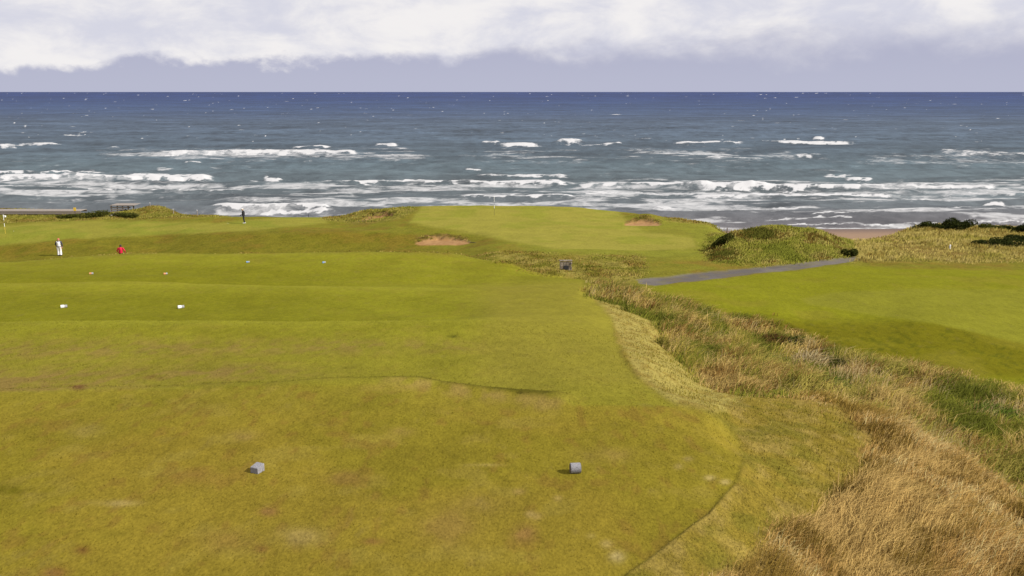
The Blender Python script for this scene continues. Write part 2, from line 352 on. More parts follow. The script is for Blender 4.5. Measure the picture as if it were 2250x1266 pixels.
# ------------------------------------------------------------------ terrain
# each column of the view: (depth, py) where the ground is seen, (depth, 'b', metres below camera) where a crest hides it
COLS = {
 -900: 'copy 0',
 0: [(2,'b',6.0),(11,'b',6.0),(14.5,'b',6.1),(18.6,'b',6.15),(20.6,850),(25.5,762),(29.5,707),(33,'b',8.62),(35.5,696),(38,678),(42.5,641),(45.5,621),
     (48.5,'b',10.45),(51,613),(53,605),(57,590),(61,578),(66,'b',13.0),(74,'b',15.2),(82,'b',16.3),(90,572),(94,548),(97,530),(99,514),(108,492),(112,486),(118,481),(122,477),(128,460),(135,'b',19.),(146,'b',22.6),(165,'b',24)],
 130: [(2,'b',6.0),(11,'b',6.0),(14.5,'b',6.1),(18.6,'b',6.15),(20.6,848),(25.5,760),(29.5,707),(33,'b',8.62),(35.5,696),(38,676),(42.5,640),(45.5,619),
     (48.5,'b',10.45),(51,612),(53,604),(57,585),(61.5,569),(66,'b',12.9),(74,'b',15.1),(82,'b',16.2),(90,561),(93,545),(97,525),(99,513),(108,489),(112,484),(118,479),(122,476),(128,463),(135,'b',19.),(146,'b',22.6),(165,'b',24)],
 250: [(2,'b',6.0),(11,'b',6.0),(14.5,'b',6.1),(18.6,'b',6.15),(20.6,846),(25.5,760),(29.5,708),(33,'b',8.62),(35.5,696),(38,676),(42.5,640),(45.5,617),
     (48.5,'b',10.45),(51,611),(53,604),(57,580),(61.8,561),(66,'b',12.7),(74,'b',14.8),(82,'b',15.75),(87,'b',16.0),(90,557),(93,541),(97,522),(102,501),(107,487),(114,477),(121,467),(130,'b',18.5),(146,'b',22.6),(165,'b',24)],
 300: [(2,'b',6.0),(11,'b',6.0),(14.5,'b',6.1),(18.6,'b',6.15),(20.6,846),(25.5,760),(29.5,708),(33,'b',8.62),(35.5,696),(38,676),(42.5,640),(45.5,617),
     (48.5,'b',10.45),(51,611),(53,604),(57,580),(62,558),(66,'b',12.7),(74,'b',14.8),(82,'b',15.75),(87,'b',16.0),(90,556),(93,540),(97,521),(102,500),(107,487),(114,477),(121,461),(130,'b',18.5),(146,'b',22.6),(165,'b',24)],
 340: [(2,'b',6.0),(11,'b',6.0),(14.5,'b',6.1),(18.6,'b',6.15),(20.6,846),(25.5,760),(29.5,708),(33,'b',8.62),(35.5,696),(38,676),(42.5,640),(45.5,617),
     (48.5,'b',10.45),(51,611),(53,604),(57,580),(62,558),(66,'b',12.7),(74,'b',14.8),(82,'b',15.75),(87,'b',16.0),(90,556),(93,540),(97,521),(102,500),(107,487),(114,471),(121,454),(130,'b',18.5),(146,'b',22.6),(165,'b',24)],
 450: [(2,'b',6.0),(11,'b',6.0),(14.5,'b',6.1),(18.7,'b',6.15),(20.6,846),(25.5,760),(29.5,708),(33,'b',8.62),(35.5,696),(38,676),(42.5,640),(45.5,624),
     (48.5,'b',10.5),(51,614),(53,604),(57,580),(62,557),(66,'b',12.7),(74,'b',14.8),(82,'b',15.8),(88,551),(92,531),(95,515),(100,500),(104,488),(112,474),(120,'b',17.5),(146,'b',22.6),(165,'b',24)],
 600: [(2,'b',6.0),(11,'b',6.0),(14.5,'b',6.1),(18.7,'b',6.15),(20.4,845),(25.5,760),(29.5,707),(33,'b',8.62),(35.5,697),(38,676),(42.5,642),(45.5,629),
     (48.5,'b',10.5),(51,616),(53,604),(57,580),(62,556),(66,'b',12.6),(72,'b',14.2),(80,'b',15.2),(86,552),(90,530),(93,514),(97,505),(103,490),(110,477),(118,'b',18),(130,'b',20.8),(146,'b',22.6),(165,'b',24)],
 750: [(2,'b',6.0),(11,'b',6.0),(14.5,'b',6.1),(19,'b',6.15),(20.4,845),(25.5,760),(29.5,707),(33,'b',8.6),(35.5,697),(38,678),(42.5,645),(45.5,632),
     (48.5,'b',10.5),(51,619),(53,606),(57,580),(62,556),(66,'b',12.6),(72,'b',14.2),(80,'b',15.1),(86,552),(89.5,530),(92,510),(96,'b',14.75),(100,500),(105,490),(109,482),(113,476),(120,'b',18),(132,'b',20.8),(146,'b',22.6),(165,'b',24)],
 900: [(2,'b',6.0),(11,'b',6.0),(14.5,'b',6.1),(19,'b',6.15),(20.4,846),(25.5,762),(29.5,707),(33,'b',8.55),(35.5,697),(38,680),(42.5,648),(45.5,634),
     (48.5,'b',10.4),(51,622),(53,607),(57,582),(62,556),(66,'b',12.6),(72,'b',13.9),(78,'b',14.5),(84,550),(87,541),(91.5,513),(95,500),(103,476),(109,461),(113,455),(120,'b',17.5),(135,'b',20.8),(146,'b',22.6),(165,'b',24)],
 1000: [(2,'b',6.0),(11,'b',6.0),(14.5,'b',6.1),(18.6,'b',6.15),(20.2,850),(25,770),(29.7,707),(33,'b',8.38),(36,692),(38.5,670),(42.5,648),(45.5,635),
     (48.7,'b',10.4),(51.5,623),(54,604),(58,580),(62,559),(66,'b',12.6),(71,'b',13.4),(77,'b',14.2),(83,550),(87,541),(91.5,515),(95,500),(103,476),(109,459),(113,452),(120,'b',17.3),(135,'b',20.8),(146,'b',22.6),(165,'b',24)],
 1100: [(2,'b',6.0),(11,'b',6.0),(14.5,'b',6.1),(18.2,872),(20,856),(24.5,780),(30,708),(34,690),(39,660),(42.5,646),(45,636),(49.5,625),(54,601),(60,575),
     (64,'b',12.5),(68,'b',13.1),(73,563),(80,545),(91,510),(101,480),(106,465),(113,452),(120,'b',17.2),(135,'b',20.8),(146,'b',22.6),(165,'b',24)],
 1250: [(2,'b',6.0),(11,'b',6.0),(14.5,'b',6.1),(17.7,890),(19.6,850),(26,760),(31.5,707),(39,660),(43,640),(48.5,622),(53,612),(57,'b',12.2),(60,'b',12.6),(62,604),(65,590),(70,570),
     (81,540),(91,510),(102,480),(108,463),(113,455),(120,'b',17.2),(135,'b',20.8),(146,'b',22.6),(165,'b',24)],
 1400: [(2,'b',6.0),(11,'b',6.05),(14.5,'b',6.1),(17.4,902),(20,850),(23,802),(31,740),(37,700),(43.5,662),(46,646),(49,634),(53,'b',11.8),(57,'b',12.5),(60,618),(63,605),(69,580),(78,550),(88,520),
     (95,502),(103,480),(109,470),(118,'b',17.5),(135,'b',20.8),(146,'b',22.6),(165,'b',24)],
 1550: [(2,'b',6.0),(11,'b',6.1),(15,'b',6.15),(18,900),(20,882),(24,852),(30,805),(36,760),(42,712),(46,682),(50,'b',12.2),(54,655),(58.5,630),(63,606),(67,590),(71,575),(78,550),(88,520),
     (97,500),(104,490),(114,'b',18),(135,'b',20.8),(146,'b',22.4),(165,'b',24)],
 1625: [(2,'b',6.1),(12,'b',6.2),(15,'b',6.25),(17.5,960),(19.5,905),(22,872),(25.5,853),(31,805),(37,758),(42,720),(44.5,695),(48,'b',12.2),(52,672),(56,645),(61,620),(65,600),(68,588),(71,573),(75,545),(78.5,512),(82,'b',12.9),
     (92,'b',14.8),(106,'b',17.5),(120,'b',20.2),(146,'b',22.1),(165,'b',24)],
 1700: [(2,'b',6.2),(12,'b',6.3),(14.3,1100),(16.5,1000),(18.8,932),(21.5,885),(24,864),(27,852),(32.5,808),(38,762),(42,721),(45,'b',12.2),(49.5,690),(54,660),(59,630),(66,594),(69,585),(73,558),(77,528),(80,500),
     (86,'b',13.8),(95,'b',15.2),(108,'b',17.8),(120,'b',20.2),(146,'b',22.0),(165,'b',24)],
 1790: [(2,'b',6.3),(12,'b',6.5),(14,1140),(17,1000),(19.5,930),(22,888),(24.5,868),(27.5,853),(33,812),(37,782),(40,752),(43,'b',12.2),(47.5,718),(52,680),(57,646),(65,599),(70,580),(74,555),(77.5,530),(80,508),
     (86,'b',14.2),(95,'b',15.8),(108,'b',18.),(120,'b',20.2),(146,'b',22.0),(165,'b',24)],
 1860: [(2,'b',6.4),(12,'b',6.6),(13.4,1200),(15,1100),(17.3,1000),(20,932),(22.5,894),(25,874),(28,856),(33,818),(36,800),(37.5,785),(41,'b',12.2),(45.5,740),(49.5,702),(53.5,668),(57,642),(64,602),(69,582),(71,574),(74,562),(79,543),(83,529),
     (90,'b',15.6),(105,'b',18.5),(120,'b',20.3),(146,'b',22.0),(165,'b',24)],
 1940: [(2,'b',6.5),(11,'b',6.65),(13.5,1200),(15.2,1100),(17.6,1010),(19.5,960),(22,925),(25,886),(29,858),(33.5,830),(36.5,803),(40,'b',12.2),(44,762),(47.5,720),(51.5,684),(56,645),(63,605),(68,586),(72,570),(77,552),(82,540),(86,531),
     (90,522),(96,'b',16),(108,'b',18.7),(120,'b',20.3),(146,'b',22.0),(165,'b',24)],
 2040: [(2,'b',6.6),(11,'b',6.7),(13.6,1200),(15.5,1100),(18,1025),(20,985),(22.5,965),(27.5,910),(32,862),(35,824),(39,'b',12.1),(42,790),(45.5,740),(49,700),(55,650),(62,610),(67,590),(72,570),(78,550),(84,530),(90,511),(94,499),
     (105,'b',17),(120,'b',20.4),(146,'b',22.0),(165,'b',24)],
 2250: [(2,'b',6.8),(11,'b',7.0),(14.5,1200),(16,1150),(17.5,1105),(20,1082),(24,1010),(28,935),(32,875),(36,'b',12.0),(39,835),(42.5,782),(46,736),(51,682),(56.5,642),(64,602),(69,582),(74,562),(80,542),(88,521),(95,503),
     (106,'b',17),(120,'b',20.4),(146,'b',22.0),(165,'b',24)],
 3150: 'copy 2250',
}
NT_PROF = 700
tl = np.linspace(math.log(2.0), math.log(165.0), NT_PROF)
cx_k = sorted(COLS); prof = []
for cxx in cx_k:
    k = COLS[cxx]
    if isinstance(k, str): k = COLS[int(k.split()[1])]
    tt = np.array([q[0] for q in k], float)
    bb = np.array([q[2] if q[1] == 'b' else q[0] * Dof(q[1]) for q in k], float)
    prof.append(pchip(np.log(tt), bb, tl))
prof = np.array(prof)

STEP = 5.0
pxs = np.arange(-900, 3151, STEP)
# rows: denser where the view needs it
tk = np.log(np.array([2., 9., 13., 20., 60., 125., 165.])); nk = np.array([0, 14, 70, 170, 360, 520, 540], float)
rows_l = pchip(nk, tk, np.arange(0, 541))
NR, NC = len(rows_l), len(pxs)
Bc = np.array([np.interp(rows_l, tl, p) for p in prof])          # columns x rows
B = pchip(np.array(cx_k, float), Bc, pxs).T.copy()               # rows x columns
TT = np.exp(rows_l)[:, None] * np.ones(NC)[None, :]
PX = pxs[None, :] * np.ones(NR)[:, None]


def pyof(b, t): return CY + F * (b / t - SP) / CP


def XY(px, t, b): return t * (px - CX) / F, (t - b * SP) / CP


X, Y = XY(PX, TT, B)
PY = pyof(B, TT)

# ---- zones, given as outlines on the ground
def zone(poly, t0, t1, soft=3.0, wob=3.0):
    w = (fbm(X * 0.9, Y * 0.9, 3) - 0.5) * 2 * wob
    sdv = poly_sd(PX, PY, poly) + w
    m = ss(sdv, -soft, soft)
    return m * ss(TT, t0 - 0.5, t0 + 0.5) * (1 - ss(TT, t1 - 0.5, t1 + 0.5))


EDGE = [(1280,612),(1290,640),(1318,668),(1345,700),(1354,740),(1366,780),(1400,825),(1440,862),(1490,890),(1540,900),(1590,932),(1628,975),(1634,1010),(1618,1060),(1560,1130),(1480,1190),(1380,1262),(1250,1400),(1100,2200)]
P_MOWN = [(-900,2200),(-900,580),(0,578),(130,569),(300,558),(450,557),(900,556),(1000,559),(1100,575),(1190,603)] + EDGE
P_FRONT = [(-900,2200),(-900,862),(0,862),(430,858),(620,850),(900,850),(1000,854),(1150,872),(1260,893)] + EDGE[8:]
P_HEDGE = [(1285,640),(1340,606),(1420,632),(1530,662),(1700,705),(1800,750),(1870,782),(2000,808),(2250,862),(3300,960),(3300,1240),(2400,1140),(2250,1100),(2110,1000),(1950,925),(1800,868),(1620,866),(1545,835),(1480,785),(1450,740),(1440,700),(1360,665)]
P_STRAW = [(1690,858),(1800,862),(1950,920),(2110,1000),(2250,1095),(3300,1300),(3300,2200),(1200,2200),(1560,1300),(1640,1235),(1790,1130),(1880,1060),(1905,980),(1850,905),(1760,872)]
P_LAWN = [(1390,645),(1440,630),(1640,606),(1840,584),(2000,590),(3300,600),(3300,1000),(2250,880),(2000,830),(1850,800),(1700,735),(1530,690)]
P_GREEN_R = [(1760,655),(1830,641),(2000,634),(2250,636),(3300,640),(3300,880),(2250,757),(2050,712),(1850,680),(1775,668)]
P_PATH = [(1400,614),(1600,593),(1830,570),(1890,564),(1892,570),(1840,581),(1640,604),(1440,628),(1405,624)]
P_GREEN_C = [(900,488),(935,440),(1100,430),(1330,440),(1372,478),(1420,510),(1520,520),(1535,545),(1380,560),(1230,552),(1120,530),(1050,515),(960,502)]
P_GREEN_L = [(-900,532),(-900,492),(0,498),(90,489),(190,484),(300,487),(480,489),(700,470),(720,490),(560,505),(420,513),(300,519),(150,526),(0,540)]
P_SLOPE = [(-900,590),(-900,536),(0,542),(150,528),(300,520),(430,514),(560,507),(760,505),(905,512),(930,545),(1060,552),(900,560),(300,562),(0,582)]
z_mown = zone(P_MOWN, 0, 62.5, 7, 5); z_front = zone(P_FRONT, 0, 19.4, 4, 3)
z_hedge = zone(P_HEDGE, 18, 50, 16, 14); z_straw = zone(P_STRAW, 0, 30, 26, 24)
z_lawn = zone(P_LAWN, 37, 72, 5, 5); z_greenR = zone(P_GREEN_R, 41, 60, 4, 2)
z_path = zone(P_PATH, 55, 76, 2.2, 2.6); z_greenC = zone(P_GREEN_C, 78, 118, 6, 3)
z_greenL = zone(P_GREEN_L, 92, 112, 3, 2); z_slope = zone(P_SLOPE, 63, 100, 5, 5)
z_mound = ss(poly_sd(PX, TT * 12, [(1555,70*12),(1640,69*12),(1760,69.5*12),(1850,72*12),(1890,76*12),(1880,90*12),(1700,100*12),(1560,92*12),(1545,80*12)]), -14, 34)
z_duneR = ss(PX, 1850, 1890) * ss(TT, 69, 72) * (1 - ss(TT, 112, 118))
z_duneL = ss(TT, 108.5, 110.5) * (1 - ss(PX, 470, 520)) * (1 - ss(TT, 132, 138))
z_shoul = ss(poly_sd(PX, PY, [(700,482),(760,460),(900,440),(915,462),(880,480),(845,492),(800,492)]), -4, 4) * ss(TT, 100, 104) * (1 - ss(TT, 120, 122))
z_backR = ss(PX, 1440, 1500) * (1 - ss(PX, 1680, 1720)) * ss(TT, 99, 102) * (1 - ss(TT, 116, 120))
z_ditch = zone([(1040,552),(1150,552),(1240,572),(1400,566),(1420,600),(1400,618),(1330,640),(1280,618),(1190,606),(1110,576)], 56, 76, 16, 9)
z_beach = ss(TT, 114, 119) * (1 - 0)
z_beach = np.maximum(z_beach * ss(B, 18.6, 19.6), 0)
# bunkers: (centre px, depth of front lip, depth of wall foot, half width px, floor below camera, wall top depth)
BUNK = [(972, 87.2, 90.1, 62, 14.80, 91.6), (832, 105.2, 109.4, 40, 15.18, 110.8), (1412, 97.2, 101.0, 40, 14.58, 102.3)]
z_bunk = []; z_wall = np.zeros_like(B)
for bi, (bx, ta, tb, hw, fl, tc_) in enumerate(BUNK):
    # grassy shoulder raised round the back of the pit
    if bi: B -= 0.5 * np.exp(-((PX - bx - (8 if bi == 2 else -30)) / (hw * 1.0)) ** 2) * np.exp(-((TT - tc_ - 0.9) / 1.7) ** 2)
    u = (PX - bx) / hw
    lip = tb + 0.2 - 2.2 * u * u + (fbm(PX * 0.08, TT, 2) - 0.5) * 0.7
    inside = ss(1.0 - np.abs(u) + (fbm(X * 1.3, Y * 1.3, 3) - 0.5) * 0.3, 0.0, 0.14)
    floor = inside * ss(TT, ta - 0.3, ta + 0.2) * (1 - ss(TT, lip - 0.12, lip + 0.12))
    wall = inside * ss(TT, lip - 0.1, lip + 0.1) * (1 - ss(TT, lip + 0.9, lip + 1.6))
    flb = fl - 0.10 * ss(np.abs(u), 0.3, 1.0)
    B = B * (1 - floor) + np.maximum(B, flb) * floor
    z_bunk.append(floor); z_wall = np.maximum(z_wall, wall)
# relief
n_big = fbm(X * 0.16 + 40, Y * 0.16, 4) - 0.5
n_mid = fbm(X * 0.7, Y * 0.7 + 9, 4) - 0.5
roughish = np.clip(np.maximum.reduce([z_hedge, z_straw, z_mound, z_duneR, z_duneL, z_shoul, z_backR, z_ditch]), 0, 1)
smooth_ = np.clip(np.maximum.reduce([z_mown, z_lawn, z_greenC, z_greenL, z_path]), 0, 1)
semi = np.clip(1 - roughish - smooth_ - z_beach, 0, 1)
B += z_hedge * 0.34
B -= n_big * (0.24 * smooth_ * (1 - 0.5 * z_front) + 0.22 * semi + 0.30 * roughish * (1 - 0.6 * ss(TT, 95, 100)))
B -= n_mid * (0.035 * smooth_ + 0.10 * semi + 0.36 * roughish * (1 - z_beach) * (1 - 0.7 * ss(TT, 95, 100)))
B -= (1 - z_mown) * 0.045 * (1 - ss(TT, 44, 56))                      # rough stands proud of the cut turf
B -= z_wall * (fbm(X * 3, Y * 3, 3) - 0.5) * 0.5
B += z_path * 0.06
lip_c = 19.35 + 0.0006 * (PX - 430) * 0
B -= 0.14 * np.exp(-((TT - 19.6 + 1.5 * ss(PX, 850, 1260)) / 0.5) ** 2) * ss(PX, 300, 520) * (1 - ss(PX, 1220, 1290)) * (0.4 + 0.6 * ss(PX, 700, 950)) * (0.6 + 0.8 * fbm(X * 0.8, Y * 0.4, 3))
X, Y = XY(PX, TT, B); Z = ZC - B; PY = pyof(B, TT)

# ---- turf colours (base colours of each kind of turf, plus painted terrace shading)
nA = fbm(X * 0.35, Y * 0.35, 5); nB = fbm(X * 1.4 + 5, Y * 1.4, 4); nC = fbm(X * 3.7 + 5, Y * 1.9 + 3, 4); nD = fbm(X * 0.11 + 3, Y * 0.11, 3)
col = np.ones((NR, NC, 3)) * alb(146, 138, 52)
near = 1 - ss(TT, 18, 34)
mown = lerp(alb(158, 156, 42)[None, None] * np.ones_like(col), np.ones_like(col) * alb(158, 150, 50), ss(TT, 33, 27) if False else near)
mown = lerp(mown, np.ones_like(col) * alb(160, 141, 50), z_front * (1 - ss(TT, 15.5, 19.5) * 0.6))
mown = lerp(mown, np.ones_like(col) * alb(140, 134, 36), ss(nA, 0.50, 0.68) * 0.4)
mown = lerp(mown, np.ones_like(col) * alb(166, 148, 62), ss(nB, 0.56, 0.74) * (0.25 + 0.4 * z_front))
mown = lerp(mown, np.ones_like(col) * alb(150, 122, 52), ss(nC, 0.58, 0.75) * (0.15 + 0.40 * z_front))
terrace_shade = (0.35 + 0.65 * (1 - ss(PX, 500, 1000))) * np.maximum(ss(TT, 32, 34) * (1 - ss(TT, 40, 44.5)), ss(TT, 47.5, 49) * (1 - ss(TT, 53, 59)))
mown = lerp(mown, np.ones_like(col) * alb(138, 136, 30), np.clip(terrace_shade, 0, 1) * 0.7)  # greener turf, darkened as painted shading behind terrace crests, more at left
# worn brown ground on the second terrace, left, and pale ramp on the right
worn = np.exp(-((PX - 40) / 260) ** 2 - ((PY - 838) / 26) ** 2) + 0.7 * np.exp(-((PX - 480) / 190) ** 2 - ((PY - 818) / 16) ** 2) + 0.55 * np.exp(-((PX - 700) / 420) ** 2 - ((PY - 762) / 16) ** 2) + 0.5 * np.exp(-((PX - 120) / 320) ** 2 - ((PY - 772) / 22) ** 2)
worn = np.clip(worn, 0, 1) * (TT < 30) * (1 - z_front) * (0.3 + 0.9 * ss(nC, 0.35, 0.65))
mown = lerp(mown, np.ones_like(col) * alb(163, 137, 74), np.clip(worn, 0, 0.85))
ramp = ss(PX, 980, 1120) * ss(TT, 18, 22) * (1 - ss(TT, 46, 54))
mown = lerp(mown, np.ones_like(col) * alb(164, 153, 58), ramp * 0.75)
bank = np.exp(-((TT - 19.1 + 1.5 * ss(PX, 850, 1260)) / 0.34) ** 2) * ss(PX, 780, 920) * (1 - ss(PX, 1210, 1270))
mown = lerp(mown, np.ones_like(col) * alb(176, 150, 82), bank * 0.7 * ss(nC, 0.3, 0.6))
crease_line = np.exp(-((TT - 19.62 + 1.5 * ss(PX, 850, 1260)) / 0.22) ** 2) * ss(PX, 380, 560) * (1 - ss(PX, 1210, 1270)) * (0.5 + 0.6 * ss(fbm(X * 0.7 + 3, Y * 0.2, 3), 0.38, 0.6))
mown = lerp(mown, np.ones_like(col) * alb(98, 92, 26), np.clip(crease_line, 0, 1) * 0.85)  # narrow darker line along the crease behind the front tee
# worn spots and divots on the front tee
for (sx, sy, rx, ry, cc) in [(1355,1224,15,11,(196,176,112)),(1331,1196,13,8,(184,162,90)),(1298,1178,9,6,(180,160,86)),(1559,1050,11,5,(190,170,100)),(1594,1059,10,5,(196,176,105)),(1490,1025,9,6,(176,156,84)),(1512,1008,10,5,(176,156,84)),
    (660,1180,48,18,(178,156,86)),(190,948,34,14,(176,156,78)),(255,1106,44,6,(184,162,92)),(990,1160,60,40,(166,140,66)),(1060,1110,50,20,(168,144,68)),(180,1208,18,9,(128,88,48)),(1180,1135,14,7,(184,158,84)),
    (1225,1095,10,6,(180,156,84)),(1140,1080,12,6,(178,152,80)),(1060,1022,34,3,(180,160,82)),(540,958,30,10,(166,142,70)),(500,1190,80,22,(160,134,60)),(760,1050,40,14,(160,132,62)),(590,1125,20,10,(160,124,66)),(1165,1130,10,6,(184,160,90)),
    (820,1190,22,7,(156,122,60)),(120,1260,26,14,(150,112,56)),(880,950,30,9,(168,144,72)),(1330,1000,60,14,(164,142,66)),(430,1050,50,16,(160,130,58)),(575,1205,14,8,(140,100,56)),(20,1075,30,12,(120,112,26)),(330,830,16,5,(140,104,60)),(172,850,14,5,(134,98,58)),(995,739,10,3,(84,84,26)),(1142,863,9,3,(78,72,24)),(1150,1170,24,18,(170,134,72))]:
    q = ((PX - sx) / rx) ** 2 + ((PY - sy) / ry) ** 2
    mk = np.exp(-q * 0.9) * (TT < 30) * (0.55 + 0.6 * ss(nC, 0.3, 0.6))
    mown = lerp(mown, np.ones_like(col) * alb(*cc), np.clip(mk, 0, 0.9))
mown = lerp(mown, np.ones_like(col) * alb(166, 162, 50), 0.7 * (np.exp(-((TT - 45.2) / 1.2) ** 2) + np.exp(-((TT - 61.5) / 1.0) ** 2) + np.exp(-((TT - 29.6) / 1.0) ** 2)) * (1 - ramp))  # terrace crests painted lighter, shading contrast put into the turf colour
one = np.ones_like(col)
semi_c = lerp(one * alb(158, 138, 54), one * alb(182, 158, 84), ss(nC, 0.42, 0.72) * 0.7)
semi_c = lerp(semi_c, one * alb(132, 124, 44), ss(nB, 0.52, 0.7) * 0.7)
semi_far = lerp(one * alb(146, 140, 48), one * alb(150, 122, 52), ss(nA, 0.48, 0.66) * 0.6)
semi_far = lerp(semi_far, one * alb(136, 140, 42), ss(nB, 0.5, 0.7) * 0.5)
col = lerp(semi_c, semi_far, ss(TT, 30, 50))
strip = zone([(1270,640),(1440,690),(1455,760),(1550,840),(1640,870),(1600,905),(1480,895),(1400,830),(1340,700)], 18, 48, 8, 8)
col = lerp(col, lerp(one * alb(186, 170, 90), one * alb(168, 148, 74), ss(nC, 0.45, 0.65)), strip)
slope_c = lerp(one * alb(140, 132, 42), one * alb(150, 126, 48), ss(nA, 0.45, 0.7) * 0.6); slope_c = lerp(slope_c, one * alb(124, 122, 34), ss(nB, 0.52, 0.7) * 0.6)
col = lerp(col, slope_c, z_slope)
lawn_c = lerp(one * alb(150, 150, 34), one * alb(126, 118, 22), ss(PY, 690, 720) * ss(TT, 38, 40) * 0.75)
lawn_c = lerp(lawn_c, one * alb(104, 106, 22), ss(nC, 0.56, 0.7) * 0.7 * ss(PY, 670, 740))
lawn_c = lerp(lawn_c, one * alb(156, 146, 48), ss(nA, 0.5, 0.7) * 0.5)
col = lerp(col, lawn_c, z_lawn)
col = lerp(col, one * alb(155, 153, 48) * (0.96 + 0.08 * nA[..., None]), z_greenR)
col = lerp(col, lerp(one * alb(168, 162, 66), one * alb(156, 158, 58), ss(nA, 0.45, 0.65)), z_greenL)
col = lerp(col, lerp(one * alb(176, 168, 72), one * alb(164, 163, 62), ss(nA, 0.45, 0.65)), z_greenC)
gC2 = ss(TT, 70, 76) * ss(PX, 1080, 1200) * (1 - ss(PX, 1580, 1650)) * (1 - ss(TT, 100, 104)) * (1 - z_greenC)
col = lerp(col, one * alb(156, 157, 56), gC2 * 0.7)
col = lerp(col, lerp(one * alb(156, 136, 70), one * alb(130, 126, 50), ss(nB, 0.4, 0.6)), z_hedge)
col = lerp(col, lerp(one * alb(184, 154, 90), one * alb(154, 124, 66), ss(nC, 0.45, 0.65)), z_straw)
dune_c = lerp(one * alb(172, 158, 78), one * alb(142, 134, 56), ss(nB, 0.45, 0.65))
for zz in (z_mound, z_duneR, z_duneL, z_shoul, z_backR, z_ditch): col = lerp(col, dune_c, zz)
bare = ss(poly_sd(PX, PY, [(1920,522),(1945,505),(1990,530),(2080,545),(2200,560),(2160,590),(2050,575),(1960,545)]), -6, 10) * ss(TT, 70, 76) * (1 - ss(TT, 94, 97))
col = lerp(col, one * alb(150, 120, 66), bare * 0.7)
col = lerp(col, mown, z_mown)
col = lerp(col, lerp(one * alb(138, 129, 122), one * alb(118, 111, 106), ss(nA, 0.4, 0.6)), z_path * (0.75 + 0.25 * ss(nB, 0.35, 0.5)))
wet = ss(TT, 134, 144)
col = lerp(col, lerp(one * alb(184, 152, 124), one * alb(140, 118, 108), wet), z_beach)
for fz in z_bunk: col = lerp(col, lerp(one * alb(206, 160, 106), one * alb(190, 144, 92), ss(nC, 0.4, 0.6)), np.clip(fz * 1.2, 0, 1))
col = lerp(col, lerp(one * alb(158, 124, 74), one * alb(98, 82, 40), ss(fbm(X * 2.5, Y * 2.5, 3), 0.34, 0.52)), z_wall * 0.85)
rough_a = np.clip(semi * 0.7 + roughish + z_slope * 0.5, 0, 1)

# normals over the whole sheet so that the pieces join without a seam
P3 = np.stack([X, Y, Z], -1)
du = np.gradient(P3, axis=1); dv = np.gradient(P3, axis=0)
NRM = np.cross(du, dv); NRM /= np.linalg.norm(NRM, axis=-1, keepdims=True)
NRM[NRM[..., 2] < 0] *= -1

fz_names = ['ground', 'teeing_ground', 'fairway', 'putting_green', 'putting_green', 'putting_green', 'path', 'beach', 'bunker', 'bunker', 'bunker']
zm = np.zeros((NR, NC), int)
zm[z_mown > 0.5] = 1; zm[(z_lawn > 0.5) & (zm == 0)] = 2
zm[z_greenC > 0.5] = 3; zm[z_greenL > 0.5] = 4; zm[z_greenR > 0.5] = 5; zm[z_path > 0.5] = 6; zm[z_beach > 0.5] = 7
for i in range(3): zm[z_bunk[i] > 0.5] = 8 + i
idx = np.arange(NR * NC).reshape(NR, NC)
quads = np.stack([idx[:-1, :-1], idx[:-1, 1:], idx[1:, 1:], idx[1:, :-1]], -1).reshape(-1, 4)
fz = zm[:-1, :-1].reshape(-1)
SLAB = {3: 'pale green putting surface on the raised mound in the middle', 4: 'pale green putting surface at far left below the boardwalk', 5: 'pale green putting surface on the right lawn beyond the rough',
        8: 'largest sand bunker with ragged earth wall in front of the middle green', 9: 'small sand bunker in the grassy shoulder left of the middle green', 10: 'small sand bunker on the right shoulder of the middle green'}
for k in range(11):
    q = quads[fz == k]
    if not len(q): continue
    used = np.unique(q); remap = np.full(NR * NC, -1); remap[used] = np.arange(len(used))
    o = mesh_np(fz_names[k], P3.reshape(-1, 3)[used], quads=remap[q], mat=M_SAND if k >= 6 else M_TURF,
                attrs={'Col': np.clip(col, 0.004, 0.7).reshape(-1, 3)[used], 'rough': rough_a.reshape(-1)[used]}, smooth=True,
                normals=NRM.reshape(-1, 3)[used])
    tag(o, kind='structure', label=SLAB.get(k))


def gb(px, t):
    """metres below the camera of the ground at view column px and depth t"""
    c = np.clip((px - pxs[0]) / STEP, 0, NC - 1.001); r = np.clip(np.interp(np.log(t), rows_l, np.arange(NR)), 0, NR - 1.001)
    ci = np.floor(c).astype(int); ri = np.floor(r).astype(int); fc = c - ci; fr = r - ri
    return (B[ri, ci] * (1 - fc) + B[ri, ci + 1] * fc) * (1 - fr) + (B[ri + 1, ci] * (1 - fc) + B[ri + 1, ci + 1] * fc) * fr


def on(px, t):
    b = float(gb(np.float64(px), np.float64(t))); x, y = XY(px, t, b)
    return Vector((x, y, ZC - b))


def gz(x, y):
    b = 10.0
    for _ in range(8):
        t = y * CP + b * SP; b = float(gb(np.float64(CX + F * x / t), np.float64(t)))
    return ZC - b


